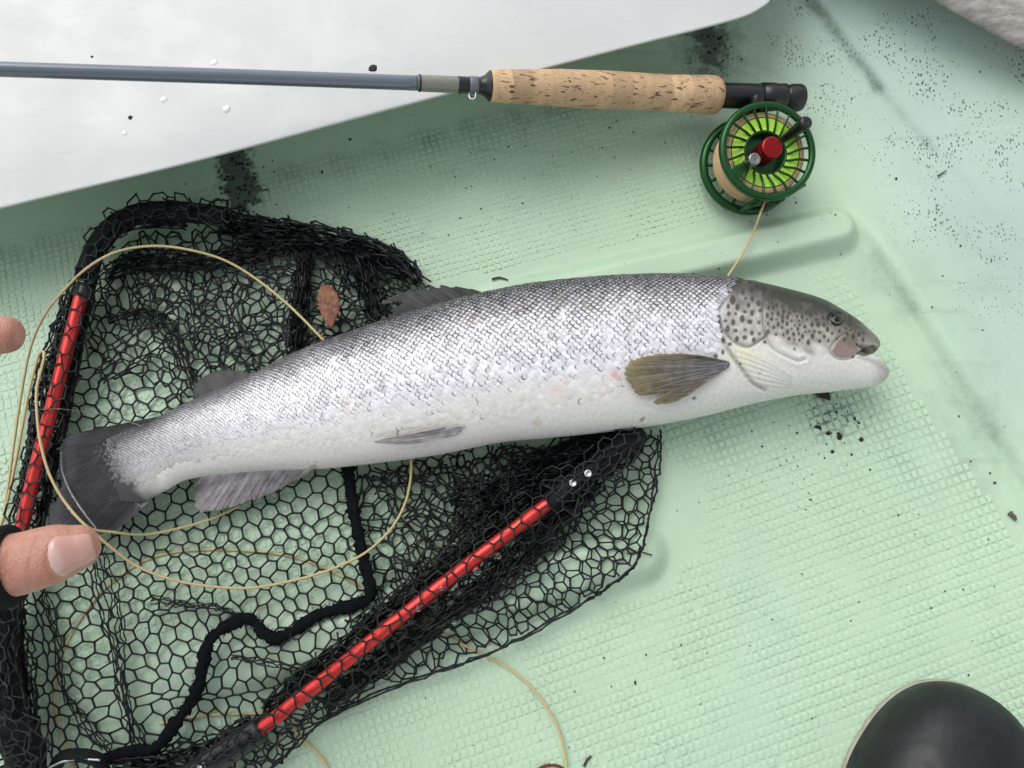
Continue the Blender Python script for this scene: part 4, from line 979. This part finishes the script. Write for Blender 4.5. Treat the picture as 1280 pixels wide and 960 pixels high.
ringc = np.random.default_rng(3).normal(0, 1, 40)
def cork_col(x):
    k = ((x - 612) / 24.5).astype(int).clip(0, 39); b = np.array([.60, .41, .24]); f = 1 + .09 * ringc[k]; f = f * np.where(np.abs((x - 612) % 24.5) < .8, .8, 1); return b[None] * f[:, None]
rodpart('cork_grip', [(611, 17.5), (613, 19.3), (640, 20.2), (700, 22.4), (760, 23.0), (830, 21.8), (865, 22.6), (885, 23.6), (893, 23), (897, 20.5), (899, 16)], cork_mat(), 300, 40, cork_col)
rodpart('reel_seat', [(897, 15), (900, 15.4), (960, 15.6), (962, 14)], M_BLACK, 0)
rodpart('locking_ring', [(950, 15), (951, 17), (966, 17.4), (970, 16.4), (976, 16.6), (980, 17), (981, 14.8)], M_BLACK, 0)
rodpart('end_cap', [(980, 14.5), (984, 15), (990, 16.8), (998, 17), (1002, 15.5), (1004.5, 11), (1005, 3)], M_BLACK, 0)

reel = empty('fly_reel', tuple(P(945, 200, 0)), 'green fly reel with red drag cap loaded with tan and lime line', 'fishing reel')
M_RG = flat('green_anodised', (.016, .085, .024), .28, .6, noise=(200, .3, (.008, .04, .012)))
ZF, ZBk = .056, .016
CF = P(959.5, 188.5, ZF); CB = P(934, 208, ZBk); AX = CF - CB; HT = np.linalg.norm(AX); AX /= HT
RRl = 63.0 * mpp(960, 188, ZF)
XD = P(1020, 188, ZF) - CF; XD -= AX * (XD @ AX); XD /= np.linalg.norm(XD); YD = np.cross(AX, XD)
def lat(name, prof, mat, k=72, close=True, parent=reel): 
    V, Fc = lathe([(a * RRl, h * RRl) for a, h in prof], CF, AX, k, XD, close); return build(name, V, Fc, mat, parent)
def cyl_at(ang, rr, h): return CF + AX * h * RRl + RRl * rr * (XD * math.cos(ang) + YD * math.sin(ang))
hb = -HT / RRl
spool = lat('spool', [(.875, -.05), (.86, .02), (.87, .055), (.91, .07), (.95, .07), (.985, .04), (1.0, -.01), (.99, -.06), (.94, -.08), (.9, -.08)], M_RG)
lat('spool_inner_ring', [(.40, -.30), (.40, -.10), (.415, -.08), (.44, -.08), (.455, -.10), (.455, -.30)], M_RG, parent=spool)
lat('spool_floor', [(.0, -.30), (.42, -.31)], M_RG, close=False, parent=spool)
ha, ca_ = R(36), R(214)
for i in range(21):
    an = 2 * np.pi * i / 21 + .05
    if min(abs((an - ha + np.pi) % (2 * np.pi) - np.pi), abs((an - ca_ + np.pi) % (2 * np.pi) - np.pi)) < .17: continue
    p = np.array([cyl_at(an - .10, .46, -.10), cyl_at(an - .03, .56, -.04), cyl_at(an + .03, .70, .0), cyl_at(an + .05, .90, .01)])
    V, Fc = tube(crom(p, 4), .022 * RRl, 6, flat=1.8); build('spoke', V, Fc, M_RG, spool)
for an in (ha, ca_):       # solid webs that carry the handle and the counterweight
    pts = []
    for rr in np.linspace(.44, .92, 6):
        for d in np.linspace(-.15, .15, 7): pts.append(cyl_at(an + d, rr, -.07 + .09 * smooth(.44, .7, rr)))
    o = build('web', np.array(pts), gridfaces(6, 7), M_RG, spool); s = o.modifiers.new('thickness', 'SOLIDIFY'); s.thickness = .003; s.offset = 0
lat('rear_frame', [(.90, hb), (.88, hb + .05), (.90, hb + .09), (.95, hb + .10), (1.02, hb + .07), (1.04, hb + .02), (1.03, hb - .04), (.97, hb - .06), (.92, hb - .04)], M_RG)
lat('back_plate', [(.0, hb - .05), (.5, hb - .05), (.52, hb), (.0, hb + .01)], M_RG, close=False)
for i in range(16):
    an = 2 * np.pi * i / 16; V, Fc = tube(np.array([cyl_at(an, .48, hb), cyl_at(an, .7, hb + .0), cyl_at(an, .93, hb + .02)]), .035 * RRl, 6, flat=1.6); build('frame_spoke', V, Fc, M_RG, reel)
def windings():
    h = np.linspace(hb + .16, -.11, 90); rr = .81 + .012 * np.sin(np.arange(90) * 1.35) + .02 * np.sin(np.linspace(0, np.pi, 90)); r2 = np.random.default_rng(8)
    prof = [(.42, hb + .16)] + list(zip(rr + r2.normal(0, .004, 90), h)) + [(.81, -.105), (.72, -.10)]
    V, Fc = lathe([(a * RRl, b * RRl) for a, b in prof], CF, AX, 80, XD); c = np.tile(np.array([.56, .40, .22]), (len(V), 1)); c *= (1 + .10 * np.repeat(r2.normal(size=len(prof)), 80))[:, None]
    M = tint('wound_line', .5, noise=(300, .3, (.42, .28, .13))); build('line_pack', V, Fc, M, reel, colors=c)
    prof = [(.70 - .018 * k + 0, -.098 + .004 * (k % 2)) for k in range(16)]
    V, Fc = lathe([(a * RRl, b * RRl) for a, b in prof], CF, AX, 80, XD); c = np.tile(np.array([.52, .95, .08]), (len(V), 1)); build('backing', V, Fc, M, reel, colors=c)
windings()
M_CAP = flat('red_cap', (.30, .010, .016), .28, .7, noise=(160, .4, (.2, .006, .01)))
cap = lat('drag_cap', [(.215, -.28), (.215, -.02), (.20, .0), (.205, .02), (.218, .03), (.218, .10), (.20, .112), (.20, .128), (.218, .14), (.218, .21), (.205, .235), (.17, .245), (.05, .232), (.001, .232)], M_CAP, 40, False)
V, Fc = lathe([(.125 * RRl, -.10 * RRl), (.125 * RRl, .24 * RRl), (.115 * RRl, .27 * RRl), (.095 * RRl, .275 * RRl), (.07 * RRl, .262 * RRl), (.0005, .262 * RRl)], cyl_at(ca_, .47, .02), AX, 24); build('counterweight', V, Fc, flat('steel', (.30, .31, .31), .25, 1.), reel)
hd_ = (P(1014, 147, ZF + .028) - P(986, 168, ZF)); hd_ /= np.linalg.norm(hd_)
V, Fc = lathe([(.075 * RRl, -.05 * RRl), (.08 * RRl, .1 * RRl), (.10 * RRl, .14 * RRl), (.085 * RRl, .18 * RRl), (.10 * RRl, .24 * RRl), (.088 * RRl, .28 * RRl), (.105 * RRl, .34 * RRl), (.095 * RRl, .40 * RRl), (.125 * RRl, .50 * RRl), (.13 * RRl, .58 * RRl), (.11 * RRl, .62 * RRl), (.06 * RRl, .63 * RRl), (.0004, .60 * RRl)], P(985, 170, ZF), hd_, 28); build('handle', V, Fc, M_BLACK, reel)
for an in (R(82), R(100), R(-72), R(-100), R(-40)):
    V, Fc = tube(np.array([cyl_at(an, .98, hb), cyl_at(an, .98, -.12)]), .045 * RRl, 10, flat=2.2); build('pillar', V, Fc, M_RG, reel)
V, Fc = tube(np.array([cyl_at(R(91), 1.0, hb * .5), cyl_at(R(91), 1.22, hb * .5), cyl_at(R(91), 1.3, hb * .5)]), .10 * RRl, 12, flat=1.6); build('reel_foot', V, Fc, M_BLACK, reel)
p = crom(np.array([(956, 252, .030), (950, 268, .036), (940, 295, .024), (925, 322, .024), (912, 342, .022), (903, 356, .020)]), 8); build('running_line', *tube(P(p[:, 0], p[:, 1], p[:, 2]), LR_ * .9, 8), M_LINE, reel)

# ------------------------------------------------------------------ the angler's hand and boot
person = empty('person', tuple(P(-150, 560, .33)), 'left hand of a person in an olive fingerless glove reaching in at the left edge', 'person')
def path3(pts, n=10): 
    p = crom(np.array(pts, float), n); return P(p[:, 0], p[:, 1], p[:, 2]), p[:, 3]
def ball_tube(pts, flat_=.9, n=10, k=24):
    c, r = path3(pts, n); t = (c[-1] - c[-2]) / np.linalg.norm(c[-1] - c[-2]); t0 = (c[0] - c[1]) / np.linalg.norm(c[0] - c[1])
    a = np.linspace(.15, np.pi / 2 - .08, 7); e = np.array([c[-1] + t * r[-1] * math.sin(x) * .9 for x in a]); er = r[-1] * np.cos(a)
    e0 = np.array([c[0] + t0 * r[0] * math.sin(x) for x in a])[::-1]; er0 = (r[0] * np.cos(a))[::-1]
    return tube(np.vstack([e0, c, e]), np.r_[er0, r, er], k, flat=flat_)
def skin_mat():
    m = Mat('skin', Roughness=.48); 
    c = m.mix(m.ramp(m.noise(60, 4), .3, .7), (.43, .19, .13), (.53, .265, .195))
    c = m.mix(m.ramp(m.noise(160, 5, .7), .5, .8, 0, .35), c, (.50, .19, .13)); m.set('Base Color', c)
    m.set('Subsurface Weight', .2); m.set('Subsurface Radius', (1., .35, .2)); m.set('Subsurface Scale', .004)
    cr = m.noise(260, 4, .6, m.map((1.0, .35, 1), (0, 0, R(-15)))); cz = m.ramp(m.noise(75, 4, .6, m.map((2.4, .35, 1), (0, 0, R(14)))), .56, .66); m.set('Base Color', m.mix(m.math('MULTIPLY', cz, .38), c, (.27, .10, .065))); m.bump(m.math('ADD', cr, m.math('MULTIPLY', m.voro(900, m.map((1., .5, 1)), 'DISTANCE_TO_EDGE'), .9)),   .0012, .45); return m.m
M_HAND = skin_mat()
HZ = .335
FING = {'index': [(-330, 500, HZ - .02, .0105), (-220, 468, HZ, .010), (-110, 438, HZ + .002, .0092), (-40, 424, HZ, .0088), (8, 418, HZ - .004, .0080)],
        'middle': [(-350, 440, HZ - .03, .0105), (-250, 390, HZ - .01, .010), (-180, 350, HZ - .015, .0094), (-120, 345, HZ - .03, .0085), (-95, 360, HZ - .045, .0075)],
        'ring': [(-380, 400, HZ - .04, .010), (-300, 330, HZ - .02, .0096), (-230, 300, HZ - .03, .0088), (-175, 300, HZ - .045, .008), (-150, 320, HZ - .06, .007)],
        'little': [(-420, 370, HZ - .05, .009), (-350, 290, HZ - .03, .0085), (-290, 260, HZ - .04, .0076), (-250, 265, HZ - .055, .007), (-230, 285, HZ - .065, .006)],
        'thumb': [(-330, 800, HZ - .02, .017), (-200, 770, HZ - .012, .016), (-90, 735, HZ - .006, .0145), (-10, 712, HZ, .0128), (28, 704, HZ + .001, .0122), (52, 697, HZ + .002, .0118), (76, 690, HZ + .001, .0112), (98, 684, HZ - .001, .0090)]}
def hand():
    mb = MB()
    for k_, pts in FING.items(): mb.add(*ball_tube(pts, .88))
    mb.add(*ball_tube([(-620, 660, HZ - .05, .026), (-520, 640, HZ - .035, .030), (-430, 600, HZ - .03, .034), (-380, 540, HZ - .03, .033), (-360, 470, HZ - .035, .026)], .55))
    mb.add(*ball_tube([(-420, 720, HZ - .03, .022), (-330, 790, HZ - .02, .018)], .7))
    o = mb.build('hand', M_HAND, person)
    m = o.modifiers.new('union', 'REMESH'); m.mode = 'VOXEL'; m.voxel_size = .0009; m.use_smooth_shade = True
    s = o.modifiers.new('soften', 'SMOOTH'); s.factor = .5; s.iterations = 9
    # thumb nail: a curved plate on the upper side near the tip
    c, r = path3(FING['thumb'], 24); t, n, b = frames(c); s_ = np.r_[0, np.cumsum(np.linalg.norm(np.diff(c, axis=0), axis=1))]
    nd = np.array([0.10, -.34, .94]); L = s_[-1]
    V, C = [], []
    for i, u in enumerate(np.linspace(0, 1, 16)):
        ss = L - .0092 + u * .0152; cc = np.array([np.interp(ss, s_, c[:, k]) for k in range(3)]); tt = t[-1]
        if ss > L: cc = c[-1] + tt * (ss - L)
        rr = np.interp(ss, s_, r) * (1 if ss < L else math.sqrt(max(.12, 1 - ((ss - L) / (r[-1] * .98)) ** 2)))
        nn = nd - tt * (nd @ tt); nn /= np.linalg.norm(nn); bb = np.cross(tt, nn); wd = .80 * math.sqrt(max(0, 1 - (max(0, .30 - u) / .31) ** 2)) * (1 - .10 * u) + .02
        for v in np.linspace(-1, 1, 13):
            a = v * wd; V.append(cc + rr * 1.0 * (nn * math.cos(a) * .93 + bb * math.sin(a)) + nn * (.0006 - .0008 * abs(v) ** 4 - .0006 * max(0, .1 - u) * 10))
            lun = smooth(.34, .22, u + .25 * v * v); tipw = smooth(.90, .97, u); C.append(np.array([.56, .30, .25]) * (1 - lun) + np.array([.60, .40, .35]) * lun)
    nl = build('thumb_nail', np.array(V), gridfaces(16, 13), tint('nail', .28, coat=.4), o, colors=np.array(C)); sm = nl.modifiers.new('thickness', 'SOLIDIFY'); sm.thickness = .0008; sm.offset = 0
    # fingerless glove
    g = MB(); off = .0026
    def bigger(pts, n0, n1): return [(x, y, z, q_ + off) for x, y, z, q_ in pts[n0:n1]]
    th = bigger(FING['thumb'], 0, 4); th[-1] = (-4, 710.5, HZ, .0150); g.add(*tube(*(lambda c_, r_: (c_, r_))(*path3(th)), 24, flat=.9))
    g.add(*tube(*path3(bigger(FING['index'], 0, 3)), 20)); g.add(*tube(*path3(bigger(FING['middle'], 0, 3)), 20)); g.add(*tube(*path3(bigger(FING['ring'], 0, 3)), 20)); g.add(*tube(*path3(bigger(FING['little'], 0, 3)), 20))
    g.add(*ball_tube([(-760, 690, HZ - .06, .034), (-620, 660, HZ - .05, .030), (-520, 640, HZ - .035, .033), (-430, 600, HZ - .03, .037), (-380, 540, HZ - .03, .036), (-360, 470, HZ - .035, .029)], .6))
    g.add(*ball_tube([(-420, 720, HZ - .03, .025), (-330, 790, HZ - .02, .0205)], .75))
    m = Mat('olive_fleece', Roughness=.95); m.set('Base Color', m.mix(m.ramp(m.noise(90, 4), .4, .65), (.19, .18, .135), (.30, .29, .23))); m.bump(m.noise(800, 4), .002, .9); m.set('Sheen Weight', .3)
    go = g.build('glove', m.m, person); rm = go.modifiers.new('union', 'REMESH'); rm.mode = 'VOXEL'; rm.voxel_size = .0011; rm.use_smooth_shade = True
    sm = go.modifiers.new('soften', 'SMOOTH'); sm.factor = .5; sm.iterations = 6
    # black elastic trim round the thumb hole
    c0, _ = path3([(-8, 712, HZ, .0), (2, 709, HZ, .0), (12, 706.5, HZ, 0), (20, 705, HZ, 0)], 5); rad = np.interp(np.linspace(0, 1, len(c0)), [0, .15, .5, .85, 1], [.0146, .0158, .0160, .0156, .0140])
    build('glove_trim', *tube(c0, rad, 40, flat=.95, jit=.012), flat('black_trim', (.012, .012, .013), .95, bumps=(1200, .001, .8), spec=.2), go)
hand()

boot = empty('rubber_boot', tuple(P(1190, 960, 0)), 'black rubber boot toe with a worn beige rim at the bottom right corner', 'boot')
def boot_mesh():
    Z0 = .009
    out = np.array([(1030, 1130), (1040, 1020), (1056, 958), (1074, 920), (1100, 884), (1130, 860), (1162, 850), (1200, 853), (1236, 871), (1262, 897), (1284, 932), (1300, 985), (1312, 1060), (1320, 1150)], float)
    o = P(*resamp(crom(out, 10), 90).T, Z0)[:, :2]
    bot = resamp(np.vstack([o[-1], o[-1] + np.array([.0, -.11]), (o[-1] + o[0]) / 2 + np.array([0, -.15]), o[0] + np.array([0, -.11]), o[0]]), 40)[1:-1]
    ring = np.vstack([o, bot]); n = len(ring); cen = ring.mean(0); toe_c = P(1185, 965, Z0)[:2]
    def inset(d):
        g = np.roll(ring, -1, 0) - np.roll(ring, 1, 0); g /= np.linalg.norm(g, axis=1)[:, None]; nn = np.c_[-g[:, 1], g[:, 0]]
        s = np.sign(((cen - ring) * nn).sum(1)).mean(); return ring + nn * d * (1 if s > 0 else -1)
    rows = [np.c_[inset(.002), np.full(n, .001)], np.c_[ring, np.full(n, .004)], np.c_[ring, np.full(n, Z0 - .002)], np.c_[inset(.0010), np.full(n, Z0)], np.c_[inset(.0025), np.full(n, Z0)]]
    V = np.vstack(rows); Fc = [(i * n + j, i * n + (j + 1) % n, (i + 1) * n + (j + 1) % n, (i + 1) * n + j) for i in range(4) for j in range(n)]
    build('sole', V, Fc, flat('beige_rubber', (.40, .37, .31), .7, noise=(90, .7, (.22, .20, .16))), boot)
    base = inset(.0010); rows = []
    zz = [0, .008, .018, .028, .038, .046, .052, .056, .059, .0605]; ff = [1, 1.004, .99, .955, .89, .80, .66, .48, .27, .05]
    ctr = toe_c * .45 + cen * .55
    for f, h in zip(ff, zz):
        p = ctr + (base - ctr) * f; slope = np.clip((P(1185, 935, 0)[1] - p[:, 1]), 0, .25) * .30
        rows.append(np.c_[p, Z0 - .003 + h * (1 + 0 * slope) + slope * (h / .06)])
    V = np.vstack(rows); Fc = [(i * n + j, i * n + (j + 1) % n, (i + 1) * n + (j + 1) % n, (i + 1) * n + j) for i in range(len(rows) - 1) for j in range(n)] + [tuple((len(rows) - 1) * n + j for j in range(n))]
    m = Mat('black_rubber', Roughness=.42); c = m.mix(m.ramp(m.noise(45, 5, .65), .45, .75), (.006, .0065, .0075), (.015, .0165, .019)); m.set('Base Color', c)
    m.set('Roughness', m.ramp(m.noise(30, 4), .35, .7, .34, .6)); m.set('Specular IOR Level', .4); m.bump(m.noise(60, 3), .0015, .3)
    up = build('upper', V, Fc, m.m, boot); s = up.modifiers.new('round', 'SUBSURF'); s.levels = 1; s.render_levels = 1
    # shaft rising out of the frame
    a = np.arange(40) * 2 * np.pi / 40; sc_ = cen + np.array([0.005, -.055]); rows = []
    for h, rx, ry in ((.05, .046, .052), (.08, .046, .056), (.12, .046, .055), (.16, .049, .055), (.19, .051, .057), (.215, .053, .059)): rows.append(np.c_[sc_[0] + rx * np.cos(a), sc_[1] - .02 * h / .3 + ry * np.sin(a), np.full(40, h)])
    V = np.vstack(rows); build('shaft', V, [(i * 40 + j, i * 40 + (j + 1) % 40, (i + 1) * 40 + (j + 1) % 40, (i + 1) * 40 + j) for i in range(5) for j in range(40)], m.m, boot)
    rows = [np.c_[sc_[0] + rx * np.cos(a), sc_[1] - .02 * h / .3 + ry * np.sin(a), np.full(40, h)] for h, rx, ry in ((.14, .040, .046), (.20, .045, .051), (.225, .046, .052), (.232, .040, .046), (.235, .02, .022))]
    V = np.vstack(rows); build('trouser_leg', V, [(i * 40 + j, i * 40 + (j + 1) % 40, (i + 1) * 40 + (j + 1) % 40, (i + 1) * 40 + j) for i in range(4) for j in range(40)] + [tuple(160 + j for j in range(40))], flat('dark_trousers', (.03, .032, .03), .9, bumps=(300, .002, .6)), boot)
boot_mesh()

# ------------------------------------------------------------------ leaf and litter
def leaf():
    o = np.array([(405, 355), (399, 361), (396, 370), (398, 382), (401, 392), (406, 402), (412, 409), (416, 411), (418, 404), (421, 396), (425, 384), (424, 374), (419, 364), (412, 357)], float)
    r = np.random.default_rng(4); p = resamp(np.vstack([o, o[:1]]), 70)[:-1]; cen = p.mean(0); p = cen + (p - cen) * (1 + .05 * np.where(np.arange(69) % 3 == 0, 1, -.3))[:, None]
    rows = []; C = []
    for f in (1, .8, .55, .3, .02):
        q_ = cen + (p - cen) * f; z = .024 + .0012 * (1 - f) + .0005 * np.sin(np.arange(69) * .27) * f; rows.append(P(q_[:, 0], q_[:, 1], z))
        nn = Noise(91, 9)(q_) ; C.append(np.array([.22, .092, .048])[None] * (1 + .3 * nn[:, None]))
    V = np.vstack(rows); n = 69; Fc = [(i * n + j, i * n + (j + 1) % n, (i + 1) * n + (j + 1) % n, (i + 1) * n + j) for i in range(4) for j in range(n)]
    m = Mat('dead_leaf', Roughness=.7); c = m.attr('tint'); c = m.mix(m.ramp(m.noise(420, 3), .6, .66, 0, .85), c, (.05, .03, .025)); m.set('Base Color', c); m.bump(m.noise(300, 4), .001, .6)
    loc = P(410, 383, .024); ob = build('leaf', V - loc, Fc, m.m, colors=np.clip(np.vstack(C), .02, .8)); ob.location = loc
    s = ob.modifiers.new('thickness', 'SOLIDIFY'); s.thickness = .0005
    tag(ob, 'dead rust brown leaf lying on the black net above the trout', 'leaf')
leaf()
M_TWIG = flat('twig_bark', (.055, .042, .028), .85, bumps=(900, .001, 1))
def twig(pts, r, label, name='twig', cat='twig', mat=M_TWIG, flat_=1.):
    p = np.array(pts, float); p = crom(p, 5); W = PF(p[:, 0], p[:, 1], .0016); c = W.mean(0); o = build(name, *(lambda v, f: (v - c, f))(*tube(W, r * (1 - .4 * np.linspace(0, 1, len(W))), 7, jit=.15, flat=flat_)), mat); o.location = c
    return tag(o, label, cat)
twig([(615, 349), (622, 347), (628, 347.5), (635, 350)], .0009, 'short dark twig on the green floor above the dorsal fin')
twig([(1172, 220), (1177, 217), (1183, 213)], .0008, 'tiny green stalk on the pale floor right of the reel', 'stalk', 'plant scrap', flat('green_stalk', (.06, .085, .03), .7))
twig([(730, 958), (734, 950), (739, 945)], .0012, 'dark curved twig at the bottom edge beside the end of the fly line')
twig([(672, 962), (684, 957), (696, 957), (705, 961)], .0014, 'red brown stem at the bottom edge under the fly line end', 'stem', 'plant scrap', flat('red_stem', (.12, .035, .02), .7))
twig([(1262, 641), (1266, 645), (1270, 650)], .0022, 'brown seed husk on the green floor at the right edge', 'seed_husk', 'plant scrap', flat('husk', (.13, .105, .07), .8))
twig([(815, 694), (800, 690), (783, 692)], .0006, 'dark hair-thin stalk on the floor at the skirt of the net', 'stalk', 'plant scrap')
def chip():
    p = np.array([(1017, 492), (1024, 497), (1032, 499), (1038, 501), (1037, 491), (1028, 489)]); W0 = PF(p[:, 0], p[:, 1], .004); W1 = PF(p[:, 0], p[:, 1], .001); V = np.vstack([W0, W1]); n = 6; c = V.mean(0)
    o = build('bark_chip', V - c, [tuple(range(n))] + [(j, (j + 1) % n, n + (j + 1) % n, n + j) for j in range(n)], M_DIRT, shade=False); o.location = c
    tag(o, 'dark bark chip poking out under the jaw of the trout', 'bark chip')
chip()
def specks():
    r = np.random.default_rng(77); mb = MB()
    for _ in range(360):
        zone = r.random()
        if zone < .25: x, y = r.normal(1000, 60), r.normal(560, 50)
        elif zone < .45: x, y = r.normal(700, 170), r.normal(210, 50)
        elif zone < .62: x, y = r.normal(300, 40), r.normal(235, 22)
        else: x, y = r.uniform(420, 1270), r.uniform(150, 950)
        pp = np.array([[x, y]])
        if inpoly(pp, [(0, 265), (880, 38), (970, -10), (0, -10)])[0]: continue
        c = PF(x, y, .0005); mb.add(*blob(c, r.uniform(.0003, .0008) * (1.6 if r.random() < .08 else 1), int(r.integers(1e6)), 5, .6, .35))
    for _ in range(90):          # crumbs round the stains under the bench
        x, y = (r.normal(300, 13), r.normal(222, 22)) if r.random() < .7 else (r.normal(890, 14), r.normal(56, 14))
        if y < 262 - x * .257 + 6: continue
        c = PF(x, y, .0004); mb.add(*blob(c, r.uniform(.0004, .0015), int(r.integers(1e6)), 6, .5, .4))
    for _ in range(18):          # soil caught between the studs below the jaw
        x, y = r.normal(1045, 22), r.normal(520, 20)
        if y < 498: continue
        c = PF(x, y, .0004); mb.add(*blob(c, r.uniform(.0008, .0018), int(r.integers(1e6)), 6, .25, .45))
    o = mb.build('dirt_specks', M_DIRT); tag(o, 'dark grit and soil flecks scattered over the green floor', 'dirt', kind='stuff')
specks()
